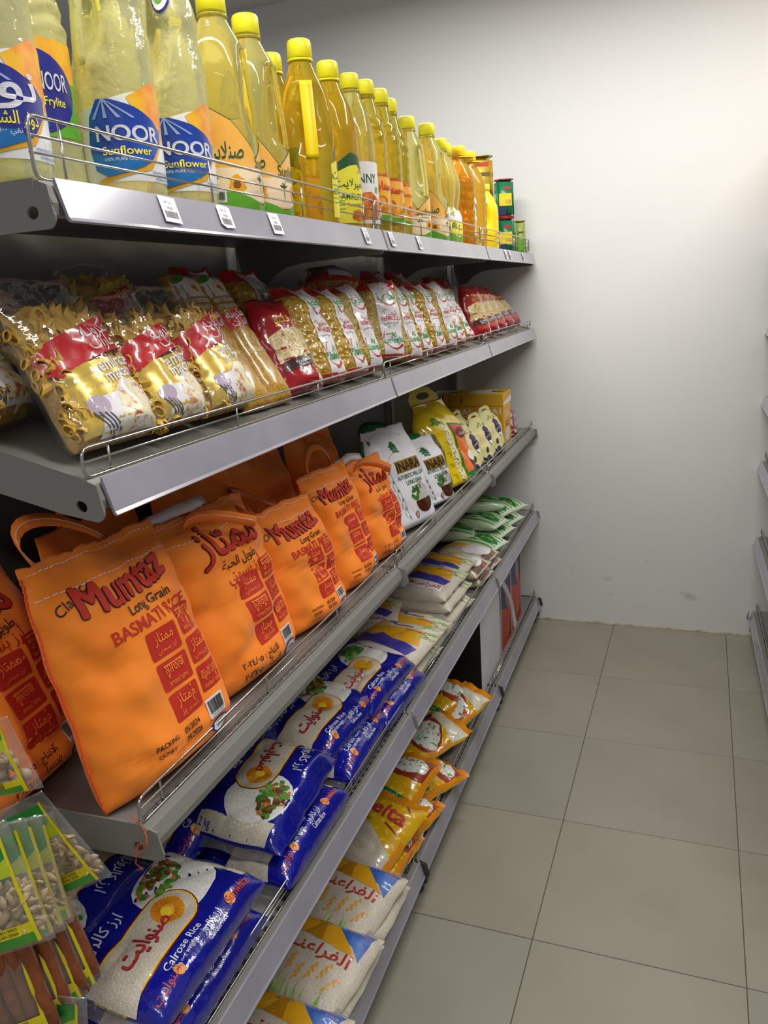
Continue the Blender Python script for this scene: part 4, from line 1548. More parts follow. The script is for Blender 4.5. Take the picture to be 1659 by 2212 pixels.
def pharaoh(label, M, seed, w=.23, h=.27, t=.036, style=0, group='white rice bags with pyramid print'):
    r = thing('rice_bag', label, 'rice bag', None, group)
    s = Bag(w, h, t, t * .6, ax=3.4, top=.16, bot=.16, wr=.004, freq=11, seed=seed, belly=0, puck=.005)
    V, F = s.mesh(28, 28)
    obj('body', V, F, M_rice, r)
    BODY[r.name] = V
    P = Print(s, .012, .0005)
    hw = w / 2
    if style == 0:      # ear of wheat below, pyramid above
        P.poly(M_sea, [(-hw * .98, h * .97), (hw * .86, h * .97), (hw * .84, h * .60), (hw * .60, h * .72), (-hw * .98, h * .93)], 'sky_print')
        P.poly(M_pyr, [(-hw * .98, h * .66), (-hw * .96, h * .90), (-hw * .2, h * .95), (hw * .12, h * .90), (hw * .78, h * .62), (hw * .2, h * .66), (-hw * .4, h * .70)], 'pyramid_print', .8)
        P.poly(M_pyr2, [(-hw * .4, h * .70), (-hw * .1, h * .93), (0, h * .68)], 'pyramid_print', 1.5)
        P.text(mat('pink_script_print', '#c77c9a', .4), ar('حبة مصرية'), hw * .55, h * .90, .016, -12, .006, layer=2)
        P.text(M_redph, ar('الفراعنـة'), hw * .02, h * .56, .042, -4, .016, width=w * .72, layer=1)
        rq = random.Random(int(seed * 7))
        for k in range(7):
            x0 = -hw * .7 + hw * 1.3 * k / 6
            for j in range(6):
                P.ell(M_sun, x0 + .0028 * (1 if j % 2 else -1) + .003 * j * (k - 3) * .3, h * (.22 + .03 * j) + .010 * (k % 3), .0028, .0062, 25 * (1 if j % 2 else -1), 8, 'wheat_print', 1)
        for k in range(16):
            x0 = -hw * .75 + hw * 1.4 * rq.random()
            P.poly(M_green_l, [(x0 - .003, h * .03), (x0 + .003, h * .03), (x0 + .012 * (rq.random() - .5) * 2, h * (.16 + .12 * rq.random()))], 'grass_print', .5)
    else:               # pharaoh band
        P.poly(M_pyr, [(-hw * .96, h * .62), (-hw * .9, h * .80), (hw * .7, h * .72), (hw * .82, h * .50), (hw * .3, h * .46), (-hw * .2, h * .58), (-hw * .5, h * .50)], 'pyramid_print')
        P.poly(M_vio, [(-hw * .97, h * .40), (-hw * .9, h * .62), (-hw * .5, h * .54), (-hw * .25, h * .60), (hw * .15, h * .50), (hw * .45, h * .48), (hw * .84, h * .44), (hw * .72, h * .27), (hw * .3, h * .32), (-hw * .4, h * .40)], 'mountain_print', .8)
        P.poly(M_wht, [(-hw * .97, h * .14), (hw * .78, h * .08), (hw * .76, h * .27), (-hw * .97, h * .40)], 'white_band', .6)
        P.text(M_redph, ar('الفراعنـة'), hw * .30, h * .185, .034, -4, .012, width=w * .42, layer=2)
        P.text(M_redph, 'PHARAOHES', -hw * .62, h * .27, .018, -4, .004, width=w * .30, layer=2)
        P.ell(M_redph, -hw * .22, h * .235, .013, .012, 0, 14, 'emblem', 1.6)
        P.ell(M_sun, -hw * .22, h * .235, .008, .005, 0, 10, 'emblem', 2.2)
        P.text(M_redph, 'PHARAOHES', hw * .55, h * .72, .015, 176, .004, width=w * .3, layer=2)
        P.ell(mat('skin_print', '#d8ab78', .4, coat=.4), -hw * .45, h * .80, .024, .020, 0, 14, 'figure_picture', 1, .3)
        P.rect(M_sea, -hw * .25, h * .86, .03, .018, -10, name='figure_picture', layer=1)
        P.rect(mat('bronze_line_print', '#8a5a3a', .4), hw * .1, h * .80, .07, .003, -8, name='figure_picture', layer=1.4)
        for k in range(14):
            x0 = hw * (.55 + .4 * (k % 5) / 5)
            P.poly(M_green_l, [(x0, h * (.60 + .02 * k)), (x0 + .006, h * (.60 + .02 * k)), (x0 + .016, h * (.68 + .02 * k))], 'grass_print', 1)
    P.build(r)
    for zz in (0, 1):
        V, F = [], []
        n = 10
        for i in range(n + 1):
            x = -hw * .9 + w * .9 * i / n
            for q in (0, .5, 1):
                V.append((x, .004 * q + .003 * math.sin(i + seed) * q, (h - .003 + .018 * q) if zz else (.003 - .018 * q)))
        for i in range(n):
            for q in range(2):
                F.append((i * 3 + q, i * 3 + q + 1, i * 3 + 4 + q, i * 3 + 3 + q))
        obj('seal', V, F, M_seal, r)
    r.matrix_world = M
    return r


def lieX(x, y, z, yaw=0., tip=0., h=.27):
    """front face up, print read from the camera's end: local X -> world X"""
    return Matrix.Translation((x, y, z)) @ Matrix.Rotation(math.radians(yaw), 4, 'Z') @ Matrix.Rotation(-math.radians(90 - tip), 4, 'X') @ Matrix.Translation((0, 0, -h / 2))


GP = 'white rice bags with pyramid print'
pa = pharaoh('white rice bag with pyramid band, top of the stack past the blue bags', lieX(-.135, -1.665, .618, -6, 3), 2.2, style=1)
pharaoh('white rice bag with pyramid band, half covered in front of blue bag', lieX(-.125, -1.80, .640, -8, 6), 4.9, style=1)
pb_ = pharaoh('white rice bag with violet mountains, on top of the middle stack', lieX(-.15, -1.345, .672, -4, 2), 7.3, .23, .25, style=1)
for k, (x, y, z, yaw, lab) in enumerate(((-.13, -1.76, .590, -3, 'white rice bag at the bottom beside the blue bags'), (-.14, -1.35, .634, -2, 'white rice bag in the middle of the violet mountain stack'),
                                         (-.13, -1.36, .592, -6, 'white rice bag at the bottom of the violet mountain stack'), (-.16, -1.20, .665, -4, 'white rice bag behind the violet mountain stack'),
                                         (-.135, -1.58, .588, -2, 'white rice bag at the bottom between the two stacks'), (-.275, -1.62, .65, 14, 'white rice bag in shadow at the back of the shelf'))):
    dup(pa if k % 2 else pb_, lieX(x, y, z, yaw, 0), lab, GP)

# --- beige packs with an orange stripe
M_beige = mat('milky_pack_film', '#cfc4ac', .3, coat=.7, coat_r=.1, vary=('#b9ac90', 14, .35, .7), bump=(30, .4, .004))
M_dates = mat('dark_brown_fruit_print', '#4a2a1c', .3, coat=.7, vary=('#a8552a', 50, .5, .66))
bg = thing('grain_pack', 'beige pack with orange stripe, next to the white rice stack', 'grain pack', None, 'beige packs with orange stripe')
s = Bag(.23, .17, .034, .022, ax=3.2, top=.18, bot=.18, wr=.004, freq=13, seed=1.9, belly=0, puck=.004)
V, F = s.mesh(24, 20)
obj('body', V, F, M_beige, bg)
BODY[bg.name] = V
P = Print(s, .012, .0005)
P.poly(M_pyr, [(-.11, .115), (.01, .115), (.03, .16), (-.11, .16)], 'orange_stripe')
P.ell(M_wht, .045, .09, .055, .06, 0, 22, 'white_disc', .6)
P.poly(M_dates, [(.085, .02), (.112, .02), (.112, .13), (.09, .12), (.08, .07)], 'fruit_print')
P.text(M_a1d, ar('برغل'), -.04, .135, .02, 0, .008)
P.build(bg)
bg.matrix_world = lieX(-.13, -1.05, .626, -6, 3, .17)
for x, y, z, yaw, lab in ((-.13, -.90, .620, -5, 'beige pack with orange stripe, next to the green packs'), (-.125, -1.03, .586, -4, 'beige pack at the bottom beside the white rice stack'), (-.125, -.88, .584, -4, 'beige pack at the bottom beside the green packs')):
    dup(bg, lieX(x, y, z, yaw, 0, .17), lab, 'beige packs with orange stripe')

# --- green striped packs
M_gs = mat('pale_green_pack', '#d3e2c2', .3, coat=.7, coat_r=.1, bump=(34, .4, .004), vary=('#c2d6ae', 14, .4, .7))
M_gst = mat('green_stripe_print', '#5f9a52', .35, coat=.6)
gp = thing('lentil_pack', 'green striped pack at the front of its pile', 'green pack', None, 'green striped packs')
s = Bag(.20, .15, .034, .024, ax=2.6, top=.2, bot=.2, wr=.005, freq=13, seed=5.5, belly=0, puck=.004)
V, F = s.mesh(22, 20)
obj('body', V, F, M_gs, gp)
BODY[gp.name] = V
P = Print(s, .012, .0005)
for k in range(6):
    z = .014 + .022 * k
    P.poly(M_gst, [(-.095, z), (.092, z), (.092, z + .010), (-.095, z + .010)], 'stripe')
P.ell(M_grn, .03, .075, .062, .026, -14, 20, 'green_label', 1)
P.text(M_yl, ar('خضراء'), .035, .075, .028, -14, .012, layer=2)
P.build(gp)
gp.matrix_world = lieX(-.12, -.70, .608, -16, 2, .15)
for k, (x, y, z, yaw, tip, lab) in enumerate(((-.125, -.52, .612, -14, 3, 'green striped pack, second from the front of its pile'), (-.12, -.34, .612, -20, 4, 'green striped pack near the end wall, lower layer'),
                                       (-.14, -.58, .664, -12, 0, 'green striped pack in the upper layer, nearest'), (-.135, -.40, .668, -24, 4, 'green striped pack in the upper layer, towards the wall'),
                                       (-.13, -.20, .63, -24, 6, 'green striped pack touching the end wall'), (-.17, -.48, .712, 24, 0, 'green striped pack lying crosswise on top of the pile'), (-.245, -.66, .64, 8, 4, 'green striped pack in the shade behind its pile'))):
    dup(gp, lieX(x, y, z, yaw, tip, .15), lab, 'green striped packs')

# ------------------------------------------------------------------ bottom shelf
pc = pharaoh('white rice bag with wheat print on the lowest shelf, second nearest', lieX(-.105, -2.46, .172, -8, 4, .24), 3.3, .24, .24, .036, 0)
pd = pharaoh('white rice bag with wheat print on the lowest shelf, beside the yellow bags', lieX(-.115, -2.255, .172, -10, 6, .24), 6.6, .24, .24, .036, 0)
pharaoh('white rice bag with blue pyramid print, nearest on the lowest shelf', lieX(-.095, -2.68, .176, -6, 2, .24), 8.8, .25, .24, .036, 0)
for k, (y, lab) in enumerate(((-2.45, 'white rice bag underneath the second nearest wheat print bag'), (-2.25, 'white rice bag underneath the wheat bag beside yellow rice'), (-2.67, 'white rice bag underneath the nearest wheat print bag'))):
    dup(pc, lieX(-.105, y, .143, -2, 0, .24), lab, GP)

M_del = mat('yellow_leaf_film', '#e3b414', .26, coat=.85, coat_r=.08, bump=(26, .45, .005), vary=('#d9a00c', 9, .35, .7))
M_dell = mat('pale_yellow_leaf_print', '#f0cf38', .3, coat=.7)
M_delo = mat('orange_edge_print', '#e08a14', .28, coat=.8)
M_herb = mat('herb_rice_print', '#e2e3da', .35, coat=.5, vary=('#4f9a3c', 75, .55, .64))
M_dred = mat('brick_red_print', '#9c2f1c', .35, coat=.5)


def delta(label, M, seed, style=0, w=.185, h=.25, t=.04):
    r = thing('rice_bag', label, 'rice bag', None, 'yellow leaf print rice bags')
    s = Bag(w, h, t, t * .7, ax=2.6, top=.15, bot=.15, wr=.006, freq=12, seed=seed, belly=0, puck=.006)
    V, F = s.mesh(24, 28)
    obj('body', V, F, M_del, r)
    BODY[r.name] = V
    P = Print(s, .012, .0005)
    hw = w / 2
    rq = random.Random(int(seed * 9))
    for i in range(6):
        for j in range(9):
            x, z = -hw * .8 + w * .8 * i / 5, h * (.06 + .88 * j / 8)
            P.ell(M_dell, x, z, .009, .0042, 50 if (i + j) % 2 else 130, 8, 'leaf_print', .2)
    if style == 0:      # herb rice picture and green strip
        P.poly(M_dred, [(-hw * .95, h * .66), (-hw * .7, h * .60), (hw * .7, h * .60), (hw * .95, h * .66), (hw * .95, h * .97), (-hw * .95, h * .97)], 'red_field', .8)
        P.ell(M_herb, 0, h * .80, hw * .82, h * .135, 0, 22, 'rice_picture', 1.6, .18, seed=seed)
        P.ell(M_blue_ink, -hw * .72, h * .585, .014, .012, 0, 14, 'emblem', 2)
        P.poly(M_grn, [(-hw * .6, h * .30), (hw * .8, h * .27), (hw * .8, h * .36), (-hw * .6, h * .40)], 'green_strip', .9)
        P.text(M_whl, ar('أرز مصري'), .01, h * .335, .015, -3, .006, layer=2)
        P.poly(M_delo, [(hw * .86, h * .02), (hw * .98, h * .02), (hw * .98, h * .98), (hw * .88, h * .98)], 'edge_band', 1.2)
    elif style == 1:    # name side up
        P.poly(M_rice2, [(-hw * .97, h * .03), (hw * .9, h * .03), (hw * .92, h * .26), (-hw * .1, h * .52), (-hw * .97, h * .56)], 'clear_window', .8)
        P.text(M_redl, 'Delta', -hw * .05, h * .74, .058, -3, .024, width=w * .8, layer=1.5)
        P.text(mat('dark_fleck_print', '#3c3a1c', .4), ar('دلتـا'), -hw * .3, h * .59, .018, -3, .006, layer=1.5)
        P.rect(M_dred, hw * .5, h * .56, .05, .005, -22, name='rule', layer=1.5)
        P.rect(M_dred, hw * .5, h * .90, .05, .005, -40, name='rule', layer=1.5)
        P.poly(M_delo, [(hw * .88, h * .02), (hw * .99, h * .02), (hw * .99, h * .5), (hw * .90, h * .5)], 'edge_band', 1.2)
    else:               # big picture near the middle, clear end
        P.poly(M_rice2, [(-hw * .5, h * .80), (hw * .97, h * .72), (hw * .97, h * .98), (-hw * .6, h * .98)], 'clear_window', .8)
        P.ell(M_dred, hw * .1, h * .52, hw * .86, h * .24, -20, 24, 'red_field', .8)
        P.ell(M_herb, hw * .18, h * .52, hw * .68, h * .195, -20, 22, 'rice_picture', 1.6, .2, seed=seed)
        P.ell(M_blue_ink, -hw * .62, h * .76, .016, .012, 0, 14, 'emblem', 2)
        P.poly(M_delo, [(hw * .86, h * .02), (hw * .98, h * .02), (hw * .98, h * .70), (hw * .88, h * .70)], 'edge_band', 1.2)
    P.build(r)
    # crimped ends
    for zz in (0, 1):
        V, F = [], []
        n = 12
        for i in range(n + 1):
            x = -hw * .95 + w * .95 * i / n
            for q in (0, .5, 1):
                V.append((x, .006 * math.sin(i * 1.3 + seed) * q, (h - .003 + .02 * q) if zz else (.003 - .02 * q)))
        for i in range(n):
            for q in range(2):
                F.append((i * 3 + q, i * 3 + q + 1, i * 3 + 4 + q, i * 3 + 3 + q))
        obj('crimp', V, F, M_delo, r)
    r.matrix_world = M
    return r


delta('yellow rice bag with big red name, clear window towards the camera', lieX(-.115, -2.03, .195, -16, 14, .25), 1.6, 1, .2, .25)
delta('yellow rice bag with green strip, lying behind the one with the big name', lieX(-.125, -1.83, .205, -14, 16, .25), 4.1, 0)
delta('yellow rice bag with large herb rice picture, tilted towards the aisle', lieX(-.105, -1.585, .225, -42, 14, .23), 7.7, 2, .19, .23)
delta('yellow rice bag with green strip, under the top far yellow bag', lieX(-.15, -1.50, .155, -20, 2, .25), 10.2, 0)
delta('yellow rice bag with picture, standing on edge beside the black carton', lieX(-.075, -1.36, .205, -38, 24, .23), 13.3, 2, .17, .23)
d6 = delta('yellow rice bag with green strip, topmost beside the black carton', lieX(-.13, -1.36, .225, -24, 18, .23), 16.8, 0, .17, .23)
dup(d6, lieX(-.085, -1.70, .15, -30, 0, .23), 'yellow rice bag squeezed under the tilted picture bag', 'yellow leaf print rice bags')
dup(d6, lieX(-.09, -1.90, .148, -12, 0, .23), 'yellow rice bag at the bottom below the green strip bag', 'yellow leaf print rice bags')
dup(d6, lieX(-.10, -2.06, .146, -8, 0, .23), 'yellow rice bag at the bottom below the big name bag', 'yellow leaf print rice bags')
dup(d6, lieX(-.24, -1.80, .17, -12, 6, .23), 'yellow rice bag at the back of the lowest shelf', 'yellow leaf print rice bags')

# --- black and white carton
r = thing('carton', 'carton with white long side and black end, beside the yellow rice', 'carton', Matrix.Translation((-.04, -1.065, ZS[4] + .001)))
V, F = bevel_box(-.24, 0, 0, .345, 0, .318, .002, 1)
obj('body', V, F, mat('black_carton', '#1d1b1a', .55), r, False)
V, F = bevel_box(-.0005, .0012, .004, .341, .003, .300, .0004, 1)
obj('white_side', V, F, mat('white_carton', '#dddce0', .5, vary=('#d2d1d6', 5, .4, .7)), r, False)
V, F = bevel_box(-.06, -.025, -.0025, -.0008, .285, .304, .0003, 1)
obj('tape', V, F, film_mat('clear_tape', .7, (1, 1, 1), .15, (30, .3, .002), .15), r, False)

# --- red and violet cartons with white edges, strapped
M_cr = mat('red_carton_print', '#b5301f', .45, vary=('#c84a22', 14, .45, .7))
M_cv = mat('violet_carton_print', '#2d1f4a', .45, vary=('#3a2460', 14, .4, .7))
M_cw = mat('white_carton_edge', '#cfcdd2', .5)
for k, (y0, L, hh, lab) in enumerate(((-.69, .215, .30, 'red and violet carton with white edges and a loose white strap'), (-.47, .235, .345, 'red and violet carton with white edges, closest to the end wall'))):
    r = thing('carton', lab, 'carton', Matrix.Translation((-.04, y0, ZS[4] + .001)), 'red and violet cartons')
    V, F = bevel_box(-.25, 0, 0, L, 0, hh, .002, 1)
    obj('body', V, F, M_cr, r, False)
    for nm, sf in (('side', Flat((.0, L / 2, 0), (0, 1, 0), (0, 0, 1))), ('end', Flat((-.125, 0, 0), (1, 0, 0), (0, 0, 1)))):
        P = Print(sf, .5, .0006)
        W = L if nm == 'side' else .25
        P.poly(M_cv, [(-W / 2, hh), (W / 2, hh), (W / 2, hh * .62), (W * .1, hh * .52), (-W / 2, hh * .66)], 'violet_field')
        for sg in (-1, 1):
            P.rect(M_cw, sg * (W / 2 - .004), hh / 2, .008, hh, layer=1, name='white_edge')
        P.rect(M_cw, 0, hh - .004, W, .008, layer=1.2, name='white_edge')
        P.ell(mat('ochre_fruit_print', '#c98a2a', .45, vary=('#8a4a1a', 40, .4, .6)), W * .1, hh * .22, W * .2, hh * .1, 20, name='fruit_picture', layer=.6)
        P.ell(mat('grey_cup_print', '#8a8688', .4), W * .1, hh * .72, W * .16, hh * .16, 10, name='cup_picture', layer=1.2)
        P.ell(mat('ochre_fruit_print', '#c98a2a', .45), W * .16, hh * .62, W * .12, hh * .09, 30, name='fruit_picture', layer=1.6)
        P.build(r)
    V, F = bevel_box(-.25, .0, .0, L, hh, hh + .004, .001, 1)
    obj('lid', V, F, M_cw if k == 0 else M_cv, r, False)
    if k == 0:
        for q in (0, 1):
            pth = bez((.004, .02 + .018 * q, hh + .01), (.03, .06 + .02 * q, hh * .75), (.012, .15 + .02 * q, hh * .6), (.028, .165 + .022 * q, .04), 16)
            V, F = ribbon(pth, (.5, .8, .2), .014, .0012)
            obj('strap', V, F, M_cw, r)
# ------------------------------------------------------------------ top shelf: cooking oil
def oil_mat(name, col, tr=.84, rough=.04, bump=None):
    """a bottle filled with oil: clear, refracting and coloured right through"""
    if name in MATS:
        return MATS[name]
    m = mat(name, col, rough, spec=.5, trans=tr, ior=1.3, bump=bump)
    return m


M_oil_pale = oil_mat('pale_sunflower_oil', (.98, .90, .30), tr=.80, bump=(26, .25, .004))
M_oil_wrap = oil_mat('shrink_wrapped_pale_oil', (.98, .94, .50), tr=.70, rough=.06, bump=(30, .7, .006))
M_oil_gold = oil_mat('golden_corn_oil', (.96, .70, .06), bump=(20, .15, .003))
M_oil_yel = oil_mat('yellow_oil', (.96, .80, .10), bump=(30, .3, .004))
M_oil_amb = oil_mat('amber_oil', (.95, .55, .05), bump=(30, .3, .004))
M_cap = mat('yellow_cap_plastic', '#e9df24', .35, spec=.5)
M_cap2 = mat('golden_cap_plastic', '#eec316', .35, spec=.5)
M_hand = mat('yellow_handle_plastic', '#f0d016', .3, spec=.5)
M_noorb = mat('deep_blue_label', '#1d3f9c', .25, coat=.6, vary=('#2f6fc8', 9, .4, .7))
M_teal = mat('teal_label', '#1c6cae', .25, coat=.6)
M_noorp = mat('violet_blue_label', '#2c2f86', .25, coat=.6)
M_silver = mat('silver_letter_print', '#d3d3da', .25, coat=.4)
M_ylt = mat('bright_yellow_letter', '#f2e23a', .35)
M_whlab = mat('pale_label', '#e6e6e4', .35, coat=.3)
M_flesh = mat('sunflower_print', '#f0b62c', .35, coat=.3, vary=('#e86a2c', 22, .45, .7))
M_slab = mat('apricot_label', '#f2b14a', .35, coat=.3, vary=('#f6c98a', 10, .4, .65))
M_pinkl = mat('blush_label', '#f2d9b4', .35, coat=.3)
M_dkgr = mat('dark_green_print', '#1c5230', .35, coat=.3)
M_ltgr = mat('leaf_green_print', '#5fa52c', .35, coat=.3)
M_amiry = mat('lemon_label', '#e6dc3e', .35, coat=.3)
M_orlab = mat('orange_label', '#efa032', .35, coat=.3, vary=('#f4c45a', 14, .4, .7))
M_brk = mat('rust_print', '#b5562c', .35, coat=.3, vary=('#e08a3c', 60, .4, .6))


class Round:
    """bottle side; x runs round from the label's middle (local -Y), z up"""

    def __init__(s, prof, sq=1., rib=None, notch=None):
        s.prof = smooth_prof(prof, 72)
        s.sq, s.rib, s.notch = sq, rib, notch
        s.R = max(r for z, r in s.prof)
        s.zs = [p[0] for p in s.prof]

    def rad(s, z):
        i = max(0, min(len(s.zs) - 2, bisect.bisect_right(s.zs, z) - 1))
        a = (z - s.zs[i]) / max(1e-9, s.zs[i + 1] - s.zs[i])
        return s.prof[i][1] * (1 - a) + s.prof[i + 1][1] * max(0, min(1, a))

    def at(s, t, z, r=None):
        r = s.rad(z) if r is None else r
        if s.rib:
            z0, z1, f, amp, sw = s.rib
            if z0 < z < z1:
                e = min(1, (z - z0) / .012, (z1 - z) / .012)
                r += amp * e * math.sin(f * z + sw * math.sin(t * 3))
        if s.notch:       # finger recess behind the handle
            ta, z0, z1, dep = s.notch
            d = (t - ta + PI) % (2 * PI) - PI
            if z0 < z < z1 and abs(d) < 1.15:
                r -= dep * math.sin(PI * (z - z0) / (z1 - z0)) ** .7 * (.5 + .5 * math.cos(d / 1.15 * PI))
        # slightly squared section
        k = 1 + .03 * math.cos(4 * t) * min(1, r / s.R)
        return Vector((r * k * math.cos(t), r * k * math.sin(t) * s.sq, z))

    def pt(s, x, z):
        return s.at(-PI / 2 + x / s.R, z)


def cap_mesh(z0, r, h, n=40):
    prof = [(z0, r * .93), (z0 + .002, r), (z0 + h * .82, r * .97), (z0 + h * .95, r * .9), (z0 + h, r * .80)]
    return lathe(prof, n, lambda t, z, q: Vector((q * (1 + (.012 if int(round(t / (2 * PI) * n)) % 2 else -.012)) * math.cos(t), q * (1 + (.012 if int(round(t / (2 * PI) * n)) % 2 else -.012)) * math.sin(t), z)))


def bottle(label, M, kind, group):
    r = thing('oil_bottle', label, 'oil bottle', M, group)
    H = .33
    R = .052
    capm, oil, notch, rib = M_cap, M_oil_pale, None, None
    capr, caph, neck = .0235, .032, .0195
    if kind.startswith('noor'):
        R, H, oil = .0505, .375, M_oil_wrap
        prof = [(0, R * .8), (.004, R * .95), (.02, R), (.10, R * .99), (.17, R), (.20, R * .99), (.235, R * .90), (.26, R * .92), (.30, R * .7), (.33, .022), (.345, neck), (.352, neck)]
        if kind == 'noor_fry':
            rib = (.19, .31, 260, .0022, 1.2)
        else:
            notch = (-PI * .85, .17, .29, .026)
    elif kind == 'sunlite':
        R, H, oil = .054, .335, M_oil_pale
        prof = [(0, R * .8), (.004, R * .95), (.02, R), (.10, R), (.16, R), (.215, R * .99), (.252, R * .84), (.280, R * .56), (.294, .023), (.30, neck), (.31, neck)]
        notch = (-PI * .16, .125, .255, .034)
    elif kind == 'amir':
        R, H, oil = .053, .335, M_oil_gold
        prof = [(0, R * .8), (.004, R * .95), (.02, R), (.10, R), (.16, R), (.20, R * .98), (.245, R * .80), (.275, R * .55), (.292, .023), (.30, neck), (.31, neck)]
        notch = (-PI * .80, .125, .255, .026)
    elif kind == 'fluted':
        R, H, oil = .045, .33, M_oil_yel
        prof = [(0, R * .85), (.004, R * .96), (.02, R), (.10, R), (.135, R * .97), (.20, R * .97), (.235, R * .88), (.268, R * .62), (.29, .021), (.298, neck), (.31, neck)]
        rib = (.135, .27, 240, .0016, 1.6)
        capr = .021
    elif kind == 'white':
        R, H, oil = .050, .33, M_oil_pale
        prof = [(0, R * .8), (.004, R * .95), (.02, R), (.10, R), (.16, R), (.20, R * .97), (.245, R * .80), (.275, R * .55), (.292, .022), (.30, neck), (.31, neck)]
        capr = .022
    elif kind == 'amber':
        R, H, oil, capm = .055, .325, M_oil_amb, M_cap2
        prof = [(0, R * .85), (.004, R * .96), (.02, R), (.12, R * .98), (.19, R), (.225, R * .94), (.258, R * .66), (.278, .024), (.286, .021), (.30, .021)]
        rib = (.02, .20, 230, .0014, 1.0)
    elif kind == 'afia':
        R, H, oil = .046, .315, M_oil_pale
        prof = [(0, R * .85), (.004, R * .96), (.02, R), (.09, R), (.12, R * .8), (.16, R * .92), (.20, R * .95), (.235, R * .75), (.262, R * .5), (.278, .019), (.294, neck)]
        capr = .0205
    s = Round(prof, 1., rib, notch)
    V, F = lathe(s.prof, 40, lambda t, z, q: s.at(t, z, q))
    obj('bottle', V, F, oil, r)
    top = prof[-1][0]
    V, F = cap_mesh(top - .006, capr, caph)
    obj('cap', V, F, capm, r)
    V, F = lathe([(top - .013, neck), (top - .012, capr * 1.03), (top - .008, capr * 1.03), (top - .007, neck)], 28)
    obj('neck_ring', V, F, capm if kind == 'amir' else oil, r)
    if kind == 'amber':
        V, F = lathe([(0, .012), (.0015, .0125), (.003, .012)], 16)
        obj('tamper_ring', [(p[0] * 2.6 + .018, p[1] * 2.1 - .01, p[2] + top - .012) for p in V], F, capm, r)
    if notch:
        ta = notch[0]
        z0, z1 = notch[1] - .004, notch[2] + .004
        d = Vector((math.cos(ta), math.sin(ta), 0))
        side = Vector((-math.sin(ta), math.cos(ta), 0))
        ra, rb = s.rad(z0) * .97, s.rad(z1) * .96
        pth = bez(d * ra + Vector((0, 0, z0)), d * (ra * 1.0) + Vector((0, 0, z0 + .045)), d * (rb * 1.08) + Vector((0, 0, z1 - .035)), d * rb + Vector((0, 0, z1)), 16)
        V, F = ribbon(pth, side, .024 if kind == 'amir' else .018, .006)
        hd = obj('handle', V, F, M_hand if kind == 'amir' else oil, r)
    P = Print(s, .008, .0007)
    if kind.startswith('noor'):
        P.fx = .84
    if kind in ('noor_sun', 'noor_ar'):
        P.fz = lambda z: .018 + .74 * z
        P.poly(M_whlab, [(-.085, .01), (.085, .01), (.085, .16), (.05, .165), (-.085, .125)], 'label')
        P.poly(M_flesh, [(.0, .145), (.05, .175), (.085, .165), (.085, .10), (.02, .10)], 'label', .8)
        P.poly(M_pyr, [(-.06, .012), (-.05, .008), (.03, .03), (.072, .085), (.07, .105), (.05, .07), (.0, .035)], 'label', 1.2)
        q = [(-.06, .03), (-.068, .07), (-.062, .115), (-.045, .143), (-.025, .142), (.01, .130), (.045, .112), (.062, .095), (.058, .075), (.03, .042), (-.01, .024), (-.04, .018)]
        P.poly(M_noorb if kind == 'noor_sun' else M_noorp, q, 'label', 2)
        P.poly(M_teal, [(-.06, .03), (-.066, .06), (-.03, .05), (.01, .048), (.02, .036), (-.01, .024), (-.04, .018)], 'label', 2.6)
        for k in range(4):
            P.poly(mat('pale_ray_print', '#8fa8e0', .3, coat=.4), [(-.036, .143), (-.034, .143), (-.05 + .02 * k, .112), (-.056 + .02 * k, .112)], 'label', 2.8)
        if kind == 'noor_sun':
            P.text(M_silver, 'NOOR', .0, .088, .034, 0, .022, width=.104, layer=3)
            P.text(M_ylt, 'Sunflower', -.006, .060, .019, 0, .012, width=.076, layer=3)
            P.text(M_silver, '100% PURE OIL', -.018, .046, .0075, 0, .002, layer=3)
        else:
            P.text(M_silver, ar('نور'), .0, .10, .06, 0, .016, width=.09, layer=3)
            P.text(M_ylt, ar('دوار الشمس'), .0, .062, .024, 0, .010, width=.08, layer=3)
            P.text(M_silver, ar('نقي ١٠٠'), .0, .045, .010, 0, .003, layer=3)
        P.text(M_noorb, 'vitamins A, D & E', .055, .026, .007, 0, .01, layer=1.6)
        P.text(M_noorb, 'cholesterol free', .058, .016, .007, 0, .01, layer=1.6)
        P.fz = None
        if kind == 'noor_sun':
            P.ell(M_noorp, -.02, .287, .022, .030, 0, 20, 'neck_sticker', 0)
            P.ell(M_whlab, -.02, .287, .018, .026, 0, 20, 'neck_sticker', 1)
            P.ell(M_ltgr, -.02, .284, .011, .014, 0, 16, 'neck_sticker', 2)
    elif kind == 'noor_fry':
        P.poly(M_flesh, [(-.09, .13), (.09, .13), (.09, .185), (-.09, .185)], 'label')
        P.poly(M_ltgr, [(-.09, .075), (.09, .075), (.09, .14), (-.09, .14)], 'label', .6)
        P.ell(M_noorp, .0, .125, .072, .048, 0, 30, 'label', 1.4)
        P.poly(M_teal, [(-.008, .17), (.008, .17), (.02, .085), (-.02, .085)], 'label', 2)
        P.text(M_silver, 'NOOR', .034, .137, .028, 0, .008, width=.05, layer=3)
        P.text(M_ylt, 'Frylite', .034, .113, .014, 0, .008, layer=3)
        P.text(M_silver, ar('نور'), -.036, .137, .034, 0, .012, layer=3)
        P.text(M_ylt, ar('فراي لايت'), -.036, .112, .014, 0, .006, layer=3)
    elif kind == 'sunlite':
        edge = [(-.075, .02), (-.078, .09), (-.072, .165), (-.05, .158), (-.02, .14), (.008, .105), (.022, .088), (.045, .105), (.075, .125), (.076, .02)]
        P.poly(M_dkgr, [(x * 1.02, z + (.002 if z > .05 else -.001)) for x, z in edge], 'label')
        P.poly(M_slab, edge, 'label', .8)
